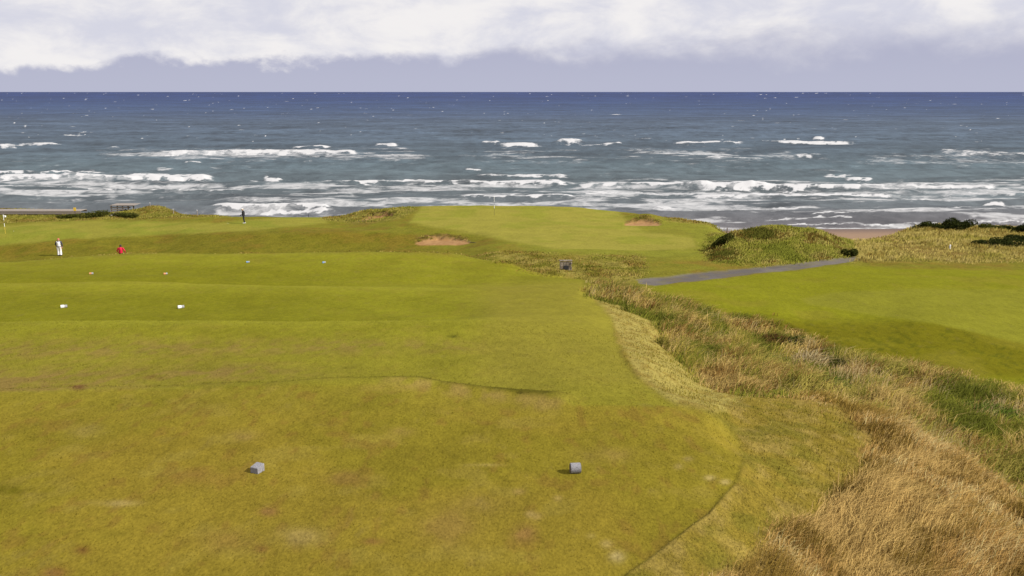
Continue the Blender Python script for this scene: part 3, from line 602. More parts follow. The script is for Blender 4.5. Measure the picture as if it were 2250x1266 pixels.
# ------------------------------------------------------------------ sea
def build_sea():
    pyr = np.concatenate([np.arange(540, 203.5, -1.0), [203.2, 202.8, 202.5, 202.2, 201.9]])
    D = Dof(pyr); t = ZC / np.maximum(D, 0.0007)
    px = np.arange(-700, 2951, 4.0)
    T_, P_ = np.meshgrid(t, px, indexing='ij'); PYs = np.repeat(pyr[:, None], len(px), 1)
    x = T_ * (P_ - CX) / F; y = (T_ - ZC * SP) / CP
    near = 1 - ss(T_, 500, 900)
    # swell in long crests along the shore, choppier close by
    h = np.zeros_like(x)
    h += (1 - np.abs(2 * fbm(x * 0.014 + 3, y * 0.060, 4) - 1) * 1.6) * 1.5 * near
    h += (fbm(x * 0.09, y * 0.28, 3) - 0.5) * 0.7 * (1 - ss(T_, 200, 420))
    wig = (fbm(x * 0.02, y * 0.004, 3) - 0.5) * 2
    foam = np.zeros_like(x); lace = np.zeros_like(x)
    def breaker(p0, p1, py, th, amt=1.0, slant=0.0, tail=0.0, wob=3.0):
        nonlocal h, foam, lace
        yc = py + slant * (P_ - (p0 + p1) / 2) / max(p1 - p0, 1) + wob * (fbm(P_ * 0.012 + py, P_ * 0 + py * 0.7, 3) - 0.5) * 2
        tc = ZC / Dof(yc + th * 0.15)
        env = ss(P_, p0 - 6, p0 + min(50, (p1 - p0) * .3)) * (1 - ss(P_, p1 - min(50, (p1 - p0) * .3), p1 + 6))
        env = env * (0.22 + 0.25 * (p1 - p0 > 250) + 1.05 * fbm(P_ * 0.03 + py * 3, P_ * 0, 5, 0.6))
        hh = th * tc / F * 0.75
        s = tc * tc / (ZC * F) * 1.6 + 0.5
        dt = T_ - tc
        prof = np.where(dt < 0, np.exp(-(dt / (s * 1.0)) ** 2), np.exp(-(dt / (s * 2.6)) ** 2))
        h += hh * prof * np.clip(env, 0, 1) * amt
        dpy = PYs - yc + (fbm(P_ * 0.05 + py, PYs * 0.35, 4, 0.6) - 0.5) * (th * 0.9 + 1.5)
        foam = np.maximum(foam, amt * np.clip(env * 1.35, 0, 1) * ss(dpy, -th * 0.60, -th * 0.10) * (1 - ss(dpy, th * 0.05, th * 0.55)))
        if tail:
            lace = np.maximum(lace, tail * np.clip(env * 1.4, 0, 1) * ss(dpy, -th * 1.2, 0) * (1 - ss(dpy, th, th * 3.2)))
    bl = [(-60,155,327,8),(330,520,344,10,1,-2,.5),(480,800,343,9,.9,4,.6),(630,740,333,6),(820,878,326,7),(800,910,335,4,.7),
          (1055,1100,320,6),(1085,1200,325,6),(1215,1288,320,14),(1320,1370,324,6),(1270,1330,327,3,.7),(1380,1440,312,4,.6),
          (1465,1650,322,8,1,3,.3),(1640,1890,319,5,.9,2),(1785,1812,311,7),(1530,1700,357,7,.85,0,.4),(1720,1840,351,6,.8),(1880,2100,352,8,.45,0,.5),(2050,2350,346,14,.6,8,.5),
          (-200,250,393,10,1,-6,.4),(-200,485,402,12,1,-4,.6),(100,160,388,10),(480,640,407,6,.9),(575,625,402,8),(640,960,409,9,1,0,.5),(900,1260,412,9,.9,4,.6),(1030,1270,398,6,.75),
          (1250,1700,421,10,1,4,.6),(1500,2200,424,12,1,-3,.7),(1250,1700,436,6,.7),(1500,1980,440,7,.85,-3,.5),(2050,2500,438,7,.6,0,.5),
          (1850,1926,400,7),(1800,1880,396,4,.7),(1020,1060,381,4),(405,445,367,5),(480,500,381,3),(340,390,383,6,.6),(120,190,305,4,.8),(240,265,330,6,.6),
          (1000,1290,448,7,1,0,.4),(1340,1520,445,5,.7),(1420,1518,472,8),(455,745,470,9,1,8,.8),(540,760,477,6,1),(650,840,462,6,.6,0,.5),(-200,300,424,6,.7,3,.5),(200,560,432,6,.7,0,.5),(300,420,418,4,.6),(520,660,452,5,.6,0,.5),
          (2150,2212,461,6),(1680,1790,472,5,.8),(1560,1640,478,6,.8),(1650,1900,490,4,.7),(1760,2100,484,4,.6,-4),(1900,2300,478,4,.6,-4),(2050,2500,470,5,.6),(1700,2400,497,3,.7,-4),(1600,2500,503,3,.75,-2),(1960,2060,456,5,.7),(2040,2250,448,5,.6)]
    for b_ in bl: breaker(*b_)
    # fields of spent foam in the surf
    lf = fbm(x * 0.06, y * 0.30, 5, 0.6)
    surf = ss(PYs, 396, 416) * (0.60 - 0.08 * ss(PYs, 455, 480))
    surf = surf * (0.75 + 0.5 * fbm(P_ * 0.004 + 4, PYs * 0.03, 3)) * (1 - 0.55 * ss(PYs, 440, 452) * (1 - ss(P_, 450, 620)))
    band2 = 0.36 * np.exp(-((PYs - 346) / 16) ** 2) * (0.3 + ss(fbm(P_ * 0.006 + 9, PYs * 0.02, 3), 0.42, 0.62)) + 0.16 * ss(PYs, 330, 380)
    lace = np.maximum(lace, np.maximum(surf, band2) * (0.45 + 0.9 * ss(lf, 0.42, 0.62)))
    lace = np.clip(lace, 0, 0.72) * (0.6 + 0.45 * ss(lf, 0.4, 0.6))
    # far white horses
    nwh = 950
    cl_ = rng.uniform(-650, 2900, 90); wx = np.where(rng.random(nwh) < 0.55, cl_[rng.integers(0, 90, nwh)] + rng.normal(0, 45, nwh), rng.uniform(-650, 2900, nwh)); wy = 205 + 112 * rng.random(nwh) ** 1.9; wx = np.clip(wx, -640, 2890)
    for ax, ay in zip(wx, wy):
        sc = (ay - 196) / 110
        L = rng.exponential(2.6) * (0.3 + 0.8 * sc) + 0.9; hgt = 0.5 + 0.45 * sc * rng.random()
        c0 = int(np.searchsorted(px, ax - 3 * L)); c1 = int(np.searchsorted(px, ax + 3 * L)) + 1
        r0 = int(np.clip(540 - ay - 5, 0, len(pyr) - 2)); r1 = min(len(pyr), r0 + 11)
        g = np.exp(-((P_[r0:r1, c0:c1] - ax) / L) ** 2 - ((PYs[r0:r1, c0:c1] - ay) / hgt) ** 2) * rng.uniform(0.55, 1.15)
        foam[r0:r1, c0:c1] = np.maximum(foam[r0:r1, c0:c1], g)
    # body colour: deep blue offshore, grey-green over the shallow sand
    dist = np.interp(pyr, [201, 212, 235, 270, 320, 370, 420, 470, 500, 540], np.arange(10))
    pal = np.array([lin(c) for c in [(44,68,134),(48,73,136),(68,92,138),(90,108,132),(94,112,128),(98,116,124),(108,122,126),(122,130,134),(138,132,134),(150,132,120)]]) / 2.5
    body = np.stack([np.interp(dist, np.arange(10), pal[:, i]) for i in range(3)], -1)[:, None, :] * np.ones((1, len(px), 1))
    patch = fbm(x * 0.006, y * 0.02, 4)
    body = body * (0.86 + 0.28 * ss(patch, 0.35, 0.65))[..., None]
    V = np.stack([x, y, h * (1 - ss(PYs, 488, 502) * 0.9)], -1)
    nr, nc = x.shape; ii = np.arange(nr * nc).reshape(nr, nc)
    q = np.stack([ii[:-1, :-1], ii[:-1, 1:], ii[1:, 1:], ii[1:, :-1]], -1).reshape(-1, 4)
    o = mesh_np('sea', V.reshape(-1, 3), quads=q, mat=M_SEA, attrs={'Col': body.reshape(-1, 3), 'foam': np.clip(foam, 0, 1).reshape(-1), 'lace': np.clip(lace, 0, 1).reshape(-1)}, smooth=True)
    tag(o, kind='structure')


build_sea()

# ------------------------------------------------------------------ grass
MV = np.ones(1)
def scatter(mask, n, fall=1.3):
    area = TT * TT * np.gradient(rows_l)[:, None] * STEP / F
    w = (np.clip(mask, 0, 1) * area * TT ** -fall).ravel(); w[(PX.ravel() < -350) | (PX.ravel() > 2800)] = 0
    cs = np.cumsum(w); k = np.searchsorted(cs, rng.random(n) * cs[-1])
    r, c = np.divmod(k, NC)
    px = pxs[c] + rng.uniform(-STEP, STEP, n) * 0.6
    t = np.exp(rows_l[r] + rng.uniform(-0.6, 0.6, n) * np.gradient(rows_l)[r])
    b = gb(px, t); x, y = XY(px, t, b)
    global MV
    MV = 0.3 + 0.7 * np.clip(mask.ravel()[k], 0, 1) ** 1.5
    return np.stack([x, y, ZC - b], 1), t, px


def blades(base, t, height, width, colr, lean, nb=5, spread=0.08, wind=(0.35, 0.25)):
    if len(MV) == len(base): height = height * MV
    """bent grass blades, nb per tuft; returns verts, tris, colours"""
    n = len(base)
    B0 = np.repeat(base, nb, 0); tt = np.repeat(t, nb); hh = np.repeat(height, nb) * rng.uniform(0.55, 1.15, n * nb)
    cc = np.repeat(colr, nb, 0) * rng.uniform(0.8, 1.22, (n * nb, 1))
    B0[:, :2] += rng.normal(0, 1, (n * nb, 2)) * np.repeat(spread if np.ndim(spread) else np.full(n, spread), nb)[:, None]
    ang = rng.uniform(-0.45 * math.pi, 0.45 * math.pi, n * nb)
    side = np.stack([np.cos(ang), np.sin(ang), np.zeros_like(ang)], 1) * (np.repeat(width, nb) * 0.5)[:, None]
    out = rng.normal(0, 1, (n * nb, 2)) * lean + np.array(wind) * rng.uniform(0.5, 1.4, (n * nb, 1))
    out[:, 1] = np.maximum(out[:, 1], -0.2)
    mid = B0.copy(); mid[:, :2] += out * hh[:, None] * 0.35; mid[:, 2] += hh * 0.62
    tip = B0.copy(); tip[:, :2] += out * hh[:, None] * 1.15; tip[:, 2] += hh * np.clip(1.05 - 0.35 * np.hypot(out[:, 0], out[:, 1]), 0.55, 1.05)
    B0[:, 2] -= 0.03
    V = np.stack([B0 - side, B0 + side, mid - side * 0.75, mid + side * 0.75, tip], 1).reshape(-1, 3)
    k = np.arange(n * nb)[:, None] * 5
    Tr = np.concatenate([k + [0, 1, 3], k + [0, 3, 2], k + [2, 3, 4]], 0)
    nr = rng.normal(0, 0.45, (n * nb, 3)) + np.array([0.12, -0.05, 1.0]); nr /= np.linalg.norm(nr, axis=1, keepdims=True)
    return V, Tr, np.repeat(cc, 5, 0), np.repeat(nr, 5, 0)


def grass_object(name, label, parts):
    Vs, Ts, Cs, Ns, off = [], [], [], [], 0
    for V, Tr, Cc, Nn in parts:
        Vs.append(V); Ts.append(Tr + off); Cs.append(Cc); Ns.append(Nn); off += len(V)
    o = mesh_np(name, np.concatenate(Vs), tris=np.concatenate(Ts), mat=M_BLADE, attrs={'Col': np.clip(np.concatenate(Cs) * BLADE_GAIN, 0.005, 0.6)}, smooth=True, normals=np.concatenate(Ns))
    return tag(o, label, 'grass', kind='stuff')


def pick(n, pal, w): return np.array([alb(*c) for c in pal])[rng.choice(len(pal), n, p=np.array(w) / sum(w))]


def patchy(P, sc, seed, pals):
    """pick colours by patches of noise so that neighbours look alike"""
    v = fbm(P[:, 0] * sc + seed, P[:, 1] * sc, 3) + rng.normal(0, 0.028, len(P))
    edges = np.quantile(v, np.linspace(0, 1, len(pals) + 1)[1:-1])
    return np.array([alb(*c) for c in pals])[np.searchsorted(edges, v)], v


BLADE_GAIN = 1.62                                # blades are paler than the closed sward they make
PW = 1.0 / 887.0                                 # metres per metre of depth covered by a picture element
# thick rough in the hollow
P, t, px = scatter(z_hedge, 18500, 1.5)
cc, v = patchy(P, 0.42, 3.0, [(100, 104, 36), (126, 128, 46), (162, 146, 66), (196, 170, 104), (184, 156, 92), (136, 104, 54), (116, 118, 42), (168, 154, 76)])
hgt = 0.14 + 0.75 * ss(fbm(P[:, 0] * 0.55 + 8, P[:, 1] * 0.55, 4), 0.30, 0.75)
g1 = blades(P, t, hgt, 0.7 * PW * t, cc * 1.2, 0.5, nb=6, spread=0.14, wind=(0.6, 0.30))
P, t, px = scatter(z_hedge * ss(fbm(X * 0.35 + 2, Y * 0.35, 3), 0.42, 0.6), 2600, 1.4)
g2 = blades(P, t, rng.uniform(0.45, 0.9, len(P)), 0.45 * PW * t, pick(len(P), [(206, 184, 132), (190, 162, 108), (150, 118, 74)], [3, 3, 1]), 0.35, nb=3, spread=0.1, wind=(0.55, 0.3))
grass_object('rough_grass', 'thick mixed green and straw rough filling the hollow right of the tees', [g1, g2])
# straw-coloured long grass nearest the camera
P, t, px = scatter(z_straw, 17000, 1.0)
cc, v = patchy(P, 0.6, 13.0, [(136, 112, 52), (182, 150, 88), (204, 176, 120), (178, 144, 84), (120, 98, 44), (190, 160, 98)])
hgt = 0.12 + 0.34 * ss(fbm(P[:, 0] * 0.8 + 2, P[:, 1] * 0.8, 3), 0.25, 0.75)
g1 = blades(P, t, hgt, 0.65 * PW * t, cc * 1.32, 0.38, nb=6, spread=0.09, wind=(0.75, 0.30))
grass_object('straw_grass', 'long straw coloured grass blown flat on the near right slope', [g1])
# semi-rough beside the front tee and along the cut edge
msk = np.clip((1 - z_mown) * (1 - z_straw) * (1 - z_hedge) * (TT < 46) * (PX > 1200) * (1 - ss(TT, 44, 46)) * (1 - z_lawn), 0, 1)
P, t, px = scatter(msk, 15000, 1.4)
cc, v = patchy(P, 0.9, 23.0, [(146, 134, 48), (158, 142, 56), (172, 152, 70), (154, 138, 54), (180, 162, 80), (150, 132, 52)])
g1 = blades(P, t, rng.uniform(0.015, 0.036, len(P)) * (1 + 1.8 * ss(px, 1600, 1850)), 0.55 * PW * t, cc, 0.5, nb=4, spread=0.07, wind=(0.45, 0.2))
grass_object('semi_rough_grass', 'ankle high olive grass bordering the cut tee turf', [g1])
# short cut blades of the near tees, in the colours of the turf below them
P, t, px = scatter(z_mown * (TT < 30) * (TT > 9), 42000, 1.7)
ci = np.clip(((px - pxs[0]) / STEP).astype(int), 0, NC - 1); ri = np.clip(np.interp(np.log(t), rows_l, np.arange(NR)).astype(int), 0, NR - 1)
g1 = blades(P, t, rng.uniform(0.010, 0.026, len(P)), 0.5 * PW * t, col[ri, ci] / BLADE_GAIN * rng.uniform(1.0, 1.75, (len(P), 1)), 0.5, nb=2, spread=0.03, wind=(0.3, 0.25))
grass_object('cut_grass', 'closely cut blades of turf on the nearest tees', [g1])
# marram on the dunes and the mound
zz = np.clip(z_mound + 0.0, 0, 1)
P, t, px = scatter(zz * (1 - z_path), 12000, 1.0)
cc, v = patchy(P, 0.35, 33.0, [(140, 144, 54), (152, 152, 60), (172, 164, 76), (144, 146, 56), (186, 174, 92), (128, 104, 48), (104, 104, 40)])
g1 = blades(P, t, 0.16 + 0.26 * fbm(P[:, 0] * 0.4, P[:, 1] * 0.4, 3), 0.65 * PW * t, cc, 0.4, nb=5, spread=0.18)
zz = np.clip(z_duneR * (1 - z_path) * (1 - 0.5 * bare), 0, 1)
P, t, px = scatter(zz, 17000, 1.0)
cc, v = patchy(P, 0.25, 43.0, [(166, 156, 72), (190, 172, 92), (204, 184, 110), (176, 160, 82), (154, 132, 66), (196, 178, 100)])
g2 = blades(P, t, 0.18 + 0.3 * fbm(P[:, 0] * 0.4, P[:, 1] * 0.4, 3), 0.65 * PW * t, cc, 0.4, nb=5, spread=0.18)
zz = np.clip(z_duneL + z_shoul + z_backR, 0, 1)
P, t, px = scatter(zz, 13000, 1.0)
cc, v = patchy(P, 0.25, 53.0, [(148, 146, 60), (164, 156, 68), (176, 164, 82), (138, 134, 52), (162, 136, 68), (170, 160, 76)])
g3 = blades(P, t, 0.08 + 0.22 * fbm(P[:, 0] * 0.4, P[:, 1] * 0.4, 3), 0.65 * PW * t, cc, 0.4, nb=5, spread=0.2)
grass_object('marram_grass', 'wind blown marram grass on the dunes above the beach', [g1, g2, g3])
# ditch and fringes behind the tees, ragged bunker lips
fr = np.clip(z_ditch * (0.15 + 0.85 * ss(fbm(X * 0.5 + 5, Y * 0.5, 3), 0.42, 0.6)) + 0.7 * ss(TT, 62.3, 63) * (1 - ss(TT, 65, 67)) * (PX < 1050) * ss(fbm(X * 0.25, Y * 0.1, 3), 0.42, 0.55) + 0.75 * z_wall * ss(fbm(X * 1.6, Y * 1.6, 3), 0.42, 0.55), 0, 1) * (1 - z_path)
P, t, px = scatter(fr, 7000, 1.0)
cc, v = patchy(P, 0.4, 63.0, [(134, 132, 48), (168, 154, 72), (184, 164, 90), (148, 138, 54), (160, 134, 68), (140, 132, 52)])
g1 = blades(P, t, rng.uniform(0.08, 0.24, len(P)), 0.8 * PW * t, cc, 0.4, nb=5, spread=0.2)
grass_object('ditch_grass', 'ragged fringe grass in the ditch and behind the far tee', [g1])

# ------------------------------------------------------------------ object helpers
def empty(name, loc, rz=0.0):
    o = bpy.data.objects.new(name, None); C.objects.link(o); o.location = loc; o.rotation_euler = (0, 0, rz); o.empty_display_size = 0.2
    return o


def obj(name, bm, mat, parent=None, loc=None, smooth=False):
    me = bpy.data.meshes.new(name); bm.normal_update(); bm.to_mesh(me); bm.free()
    if mat: me.materials.append(mat)
    if smooth:
        for p in me.polygons: p.use_smooth = True
    o = bpy.data.objects.new(name, me); C.objects.link(o)
    if parent: o.parent = parent
    if loc is not None: o.location = loc
    return o


def bx(bm, c, s, rot=None, bev=0.0):
    r = bmesh.ops.create_cube(bm, size=1.0)
    m = Matrix.Translation(c) @ (rot.to_4x4() if rot is not None else Matrix.Identity(4)) @ Matrix.Diagonal((*s, 1))
    bmesh.ops.transform(bm, matrix=m, verts=r['verts'])
    if bev:
        es = list({e for v in r['verts'] for e in v.link_edges})
        bmesh.ops.bevel(bm, geom=es, offset=bev, segments=2, affect='EDGES', profile=0.6)
    return bm


def cone(bm, p0, p1, r0, r1, seg=10):
    p0, p1 = Vector(p0), Vector(p1); d = p1 - p0
    r = bmesh.ops.create_cone(bm, cap_ends=True, segments=seg, radius1=r0, radius2=r1, depth=d.length)
    m = Matrix.Translation((p0 + p1) / 2) @ d.to_track_quat('Z', 'Y').to_matrix().to_4x4()
    bmesh.ops.transform(bm, matrix=m, verts=r['verts'])
    return bm


def ball(bm, c, r, sc=(1, 1, 1), seg=12):
    q = bmesh.ops.create_uvsphere(bm, u_segments=seg, v_segments=max(6, seg * 2 // 3), radius=r)
    bmesh.ops.transform(bm, matrix=Matrix.Translation(c) @ Matrix.Diagonal((*sc, 1)), verts=q['verts'])
    return bm


def NB(): return bmesh.new()


# ------------------------------------------------------------------ tee markers
m_stone = mat_simple('granite', (0.21, 0.205, 0.22), 0.8, 0.35, 60, 0.3)
m_white = mat_simple('white_paint', (0.78, 0.78, 0.78), 0.5, 0.05)
m_orange = mat_simple('orange_paint', (0.55, 0.25, 0.12), 0.5, 0.15)
m_blue = mat_simple('blue_paint', (0.18, 0.30, 0.50), 0.5, 0.15)
m_bark = mat_simple('bark_brown', (0.10, 0.075, 0.055), 0.9, 0.4, 20, 0.4)
m_greyw = mat_simple('weathered_side', (0.30, 0.30, 0.31), 0.8, 0.2)


def drum_marker(px, t, label, r=0.088, L=0.17):
    p = on(px, t); e = empty('tee_marker', p, 0.10)
    bm = cone(NB(), (-L / 2, 0, r - 0.012), (L / 2, 0, r - 0.012), r, r, 28)
    bmesh.ops.bevel(bm, geom=[ed for ed in bm.edges if len(ed.link_faces) == 2 and any(len(f.verts) > 4 for f in ed.link_faces)], offset=0.006, segments=2, affect='EDGES')
    o = obj('drum', bm, m_stone, e)
    for s in (-1, 1):
        obj('end_disc', cone(NB(), (s * (L / 2 - 0.004), 0, r - 0.012), (s * (L / 2 + 0.003), 0, r - 0.012), r * 0.86, r * 0.84, 24), m_bark, e)
    return tag(e, label, 'tee marker', 'grey stone markers on the front tee')


def block_marker(px, t, label):
    p = on(px, t); e = empty('tee_marker', p, -0.42)
    bm = bx(NB(), (0, 0, 0.05), (0.155, 0.17, 0.125), bev=0.012)
    for v in bm.verts:
        if v.co.z > 0.05: v.co.z += 0.02 * (v.co.y / 0.13)
    obj('block', bm, m_stone, e)
    obj('base_plate', bx(NB(), (0, 0, -0.005), (0.14, 0.15, 0.02)), m_bark, e)
    return tag(e, label, 'tee marker', 'grey stone markers on the front tee')


block_marker(566, 14.55, 'grey slanted stone block left on the front tee')
drum_marker(1264, 14.55, 'grey drum shaped stone lying right on the front tee')


def log_marker(px, t, paint, label, group, s=1.0, rz=0.6):
    p = on(px, t); e = empty('tee_marker', p, rz)
    L, r = 0.30 * s, 0.085 * s
    obj('log', cone(NB(), (-L / 2, 0, r * 0.8), (L / 2, 0, r * 0.8), r, r * 0.94, 18), m_greyw, e)
    obj('painted_end', cone(NB(), (-L / 2 - 0.004, 0, r * 0.8), (-L / 2 + 0.16 * s, 0, r * 0.8), r * 1.05, r * 1.04, 18), paint, e)
    return tag(e, label, 'tee marker', group)


log_marker(141, 38.0, m_white, 'white painted log marker at left on the second tee', 'white tee markers', 0.82, 0.5)
log_marker(398, 38.0, m_white, 'white painted log marker at right on the second tee', 'white tee markers', 0.82, 0.6)
log_marker(201, 53.0, m_orange, 'orange painted log marker at left on the far tee', 'orange tee markers', 0.72, 0.4)
log_marker(364, 53.0, m_orange, 'orange painted log marker at right on the far tee', 'orange tee markers', 0.7, 0.5)
log_marker(545, 57.0, m_blue, 'blue painted log marker nearer the left, near the far tee edge', 'blue tee markers', 0.68, 0.4)
log_marker(712, 57.0, m_blue, 'blue painted log marker farther right near the far tee edge', 'blue tee markers', 0.68, 0.5)

# ------------------------------------------------------------------ flagsticks, balls, posts
m_dark = mat_simple('dark_paint', (0.03, 0.03, 0.032), 0.6, 0.1)
m_yel = mat_simple('yellow_paint', (0.75, 0.50, 0.06), 0.5, 0.08)
m_wood = mat_wood('grey_wood', (0.235, 0.20, 0.17))
m_woodd = mat_wood('dark_wood', (0.13, 0.10, 0.08))


def flagstick(px, t, label, flag=True, H=2.15):
    p = on(px, t); e = empty('flagstick', p)
    def seg(nm, z0, z1, mat, r): obj(nm, cone(NB(), (0, 0, z0), (0, 0, z1), r, r, 10), mat, e)
    seg('pole', -0.05, 0.78, m_yel if flag else m_dark, 0.013); seg('band', 0.78, 1.18, m_white, 0.026)
    seg('pole', 1.18, 1.5, m_dark, 0.014); seg('band', 1.5, H, m_white, 0.024)
    obj('cup', cone(NB(), (0, 0, -0.1), (0, 0, 0.006), 0.055, 0.055, 20), m_dark, e)
    if flag:
        bm = NB(); n = 8; rows = []
        for i in range(n + 1):
            x = 0.014 + 0.30 * i / n; yy = 0.05 * math.sin(i * 1.1) * i / n
            rows.append([bm.verts.new((x, yy + dy, z)) for dy in (0.003, -0.003) for z in (H - 0.02 - 0.12 * i / n, H - 0.34 + 0.06 * i / n)])
        for a, b in zip(rows, rows[1:]):
            bm.faces.new((a[0], a[1], b[1], b[0])); bm.faces.new((a[2], b[2], b[3], a[3]))
            bm.faces.new((a[0], b[0], b[2], a[2])); bm.faces.new((a[1], a[3], b[3], b[1]))
        bm.faces.new(rows[-1][0:2] + [rows[-1][3], rows[-1][2]])
        obj('flag', bm, m_white, e)
    else:
        obj('finial', ball(NB(), (0, 0, H), 0.03), m_white, e)
    return tag(e, label, 'flagstick')


flagstick(12, 99, 'flagstick with small white flag on the left green')
flagstick(1086, 103.5, 'banded flagstick without flag on the raised middle green', False)
for px, t, lb in ((30, 100.5, 'white golf ball on the left green near its flagstick'), (501, 102.5, 'white golf ball on turf left of the golfer in black')):
    p = on(px, t); bm = ball(NB(), (0, 0, 0.02), 0.0225, seg=14)
    tag(obj('golf_ball', bm, m_white, None, p, True), lb, 'golf ball')


def post(px, t, label, h=0.8, r=0.05, mat=None):
    p = on(px, t); e = empty('marker_post', p)
    obj('shaft', cone(NB(), (0, 0, -0.15), (0, 0, h), r, r * 0.92, 10), mat or m_wood, e)
    obj('cap', cone(NB(), (0, 0, h), (0, 0, h + 0.05), r * 1.15, r * 0.5, 10), m_white if mat is None else mat, e)
    return tag(e, label, 'post')


post(330, 120.5, 'short pale post on the dune crest right of the viewing platform', 0.6)
post(381, 116, 'short pale post in dune grass, second right of the platform', 0.6)
post(434, 111.0, 'pale post at the edge of the left green fringe', 0.75)
post(678, 111, 'thin dark peg on the skyline between left and middle greens', 0.4, 0.03, m_dark)
post(1597, 101, 'weathered post at the dune edge right of the middle green', 0.9, 0.06, m_woodd)
post(2087, 79, 'small white stake on the bare dune slope at right', 0.35, 0.07, m_white)
post(2119, 19.0, 'tiny blue peg in the straw grass at far right', 0.24, 0.02, m_blue)


def rake(px, t, rz, label, L=1.5):
    p = on(px, t); e = empty('bunker_rake', p + Vector((0, 0, 0.04)), rz)
    obj('handle', cone(NB(), (-L / 2, 0, 0.02), (L / 2, 0, 0.02), 0.028, 0.028, 8), m_dark, e)
    hd = obj('head', bx(NB(), (L / 2, 0, 0.01), (0.05, 0.6, 0.05), bev=0.008), m_dark, e)
    for i in range(9): obj('tine', cone(NB(), (L / 2, -0.26 + 0.065 * i, 0.0), (L / 2, -0.26 + 0.065 * i, -0.05), 0.008, 0.004, 6), m_dark, hd)
    return tag(e, label, 'rake')


rake(1038, 87.2, -0.5, 'dark rake lying right of the largest bunker', 1.1)
rake(797, 105.0, 0.2, 'dark rake lying left of the small bunker in the grassy shoulder', 1.1)

# ------------------------------------------------------------------ boardwalk, platform, sign, culvert
def boardwalk():
    a = on(-330, 123.5); b = on(178, 123.5)
    L = b.x - a.x; zt = ZC - 123.5 * Dof(463.5); e = empty('boardwalk', (a.x, a.y, zt - 0.9))
    W, y0 = 1.9, 0.0
    n = int(L / 0.2)
    me0 = None
    for i in range(n):
        x = (i + 0.5) * L / n
        if me0 is None:
            o = obj('plank', bx(NB(), (0, 0, 0), (L / n - 0.016, W, 0.05), bev=0.006), m_wood, e, (x, W / 2, 0.9)); me0 = o.data
        else:
            o = bpy.data.objects.new('plank', me0); C.objects.link(o); o.parent = e; o.location = (x, W / 2, 0.9 + random.uniform(-.006, .006))
    for k, zc in enumerate((0.78, 0.55)):
        obj('fascia_board', bx(NB(), (L / 2, -0.04, zc), (L, 0.05, 0.20), bev=0.006), m_wood, e)
    obj('joist', bx(NB(), (L / 2, W - 0.05, 0.72), (L, 0.07, 0.24)), m_woodd, e)
    k = 0; x = 1.2
    while x < L:
        for yy in (0.06, W - 0.15):
            g = gz(a.x + x, a.y + yy) - (zt - 0.9)
            obj('post', bx(NB(), (x, yy, (g - 0.4 + 0.86) / 2), (0.16, 0.14, 0.86 - g + 0.4), bev=0.01), m_wood, e)
        x += 2.85
    tag(e, 'long grey timber boardwalk on posts at the far left', 'boardwalk')


boardwalk()


def platform():
    t0 = 121.0; p = on(252, t0)
    zt = ZC - t0 * Dof(450); xr = on(300, t0).x
    e = empty('viewing_platform', (p.x - 0.5, p.y, zt - 2.0)); W = xr - p.x + 0.3; Dp = 1.8
    def pz(x, y): return gz(p.x - 0.5 + x, p.y + y) - (zt - 2.0)
    for x in (0.1, W * 0.5, W - 0.9):
        for y in (0.0, Dp):
            g = pz(x, y); obj('post', bx(NB(), (x, y, (g - 0.4 + 1.92) / 2), (0.13, 0.13, 1.92 - g + 0.4), bev=0.01), m_wood, e)
    for z in (1.66, 1.40, 1.12):
        ln = W - (1.66 - z) * 2.2 - 0.8
        obj('rail', bx(NB(), (ln / 2, -0.09, z), (ln, 0.045, 0.15), bev=0.006), m_wood, e)
        obj('rail', bx(NB(), (ln / 2, Dp + 0.09, z), (ln, 0.045, 0.15), bev=0.006), m_wood, e)
    n = 9
    for i in range(n):
        obj('top_board', bx(NB(), (W / 2, -0.25 + (i + .5) * (Dp + .5) / n, 1.95), (W, (Dp + .5) / n - 0.015, 0.05), bev=0.005), m_wood, e)
    obj('deck', bx(NB(), (W / 2 - 0.3, Dp / 2, 0.86), (W - 0.8, Dp - 0.2, 0.06)), m_wood, e)
    tag(e, 'weathered timber viewing platform with rails on the left dune', 'platform')
    # sloping gangway down towards the green
    q0, q1 = on(248, 114.5), on(262, 119.5)
    g = empty('gangway', q0)
    d = q1 - q0; n = 16
    rot = Vector((d.x, d.y, d.z)).to_track_quat('Y', 'Z').to_matrix()
    for i in range(n):
        c = d * ((i + .5) / n) + Vector((0, 0, 0.07))
        obj('plank', bx(NB(), c, (1.1, d.length / n - 0.02, 0.05), rot), m_wood, g)
    tag(g, 'short pale plank gangway running down from the viewing platform', 'walkway')


platform()


def sign():
    p = on(166, 120.5); e = empty('warning_sign', p)
    zt = (ZC - 120.5 * Dof(455.5)) - p.z
    obj('post', bx(NB(), (0, 0.03, zt / 2 - 0.2), (0.07, 0.05, zt + 0.2), bev=0.006), m_woodd, e)
    obj('board', bx(NB(), (0, -0.015, zt - 0.24), (0.36, 0.03, 0.46), bev=0.006), m_yel, e)
    tag(e, 'plain yellow sign board on a post beside the boardwalk', 'sign')


sign()


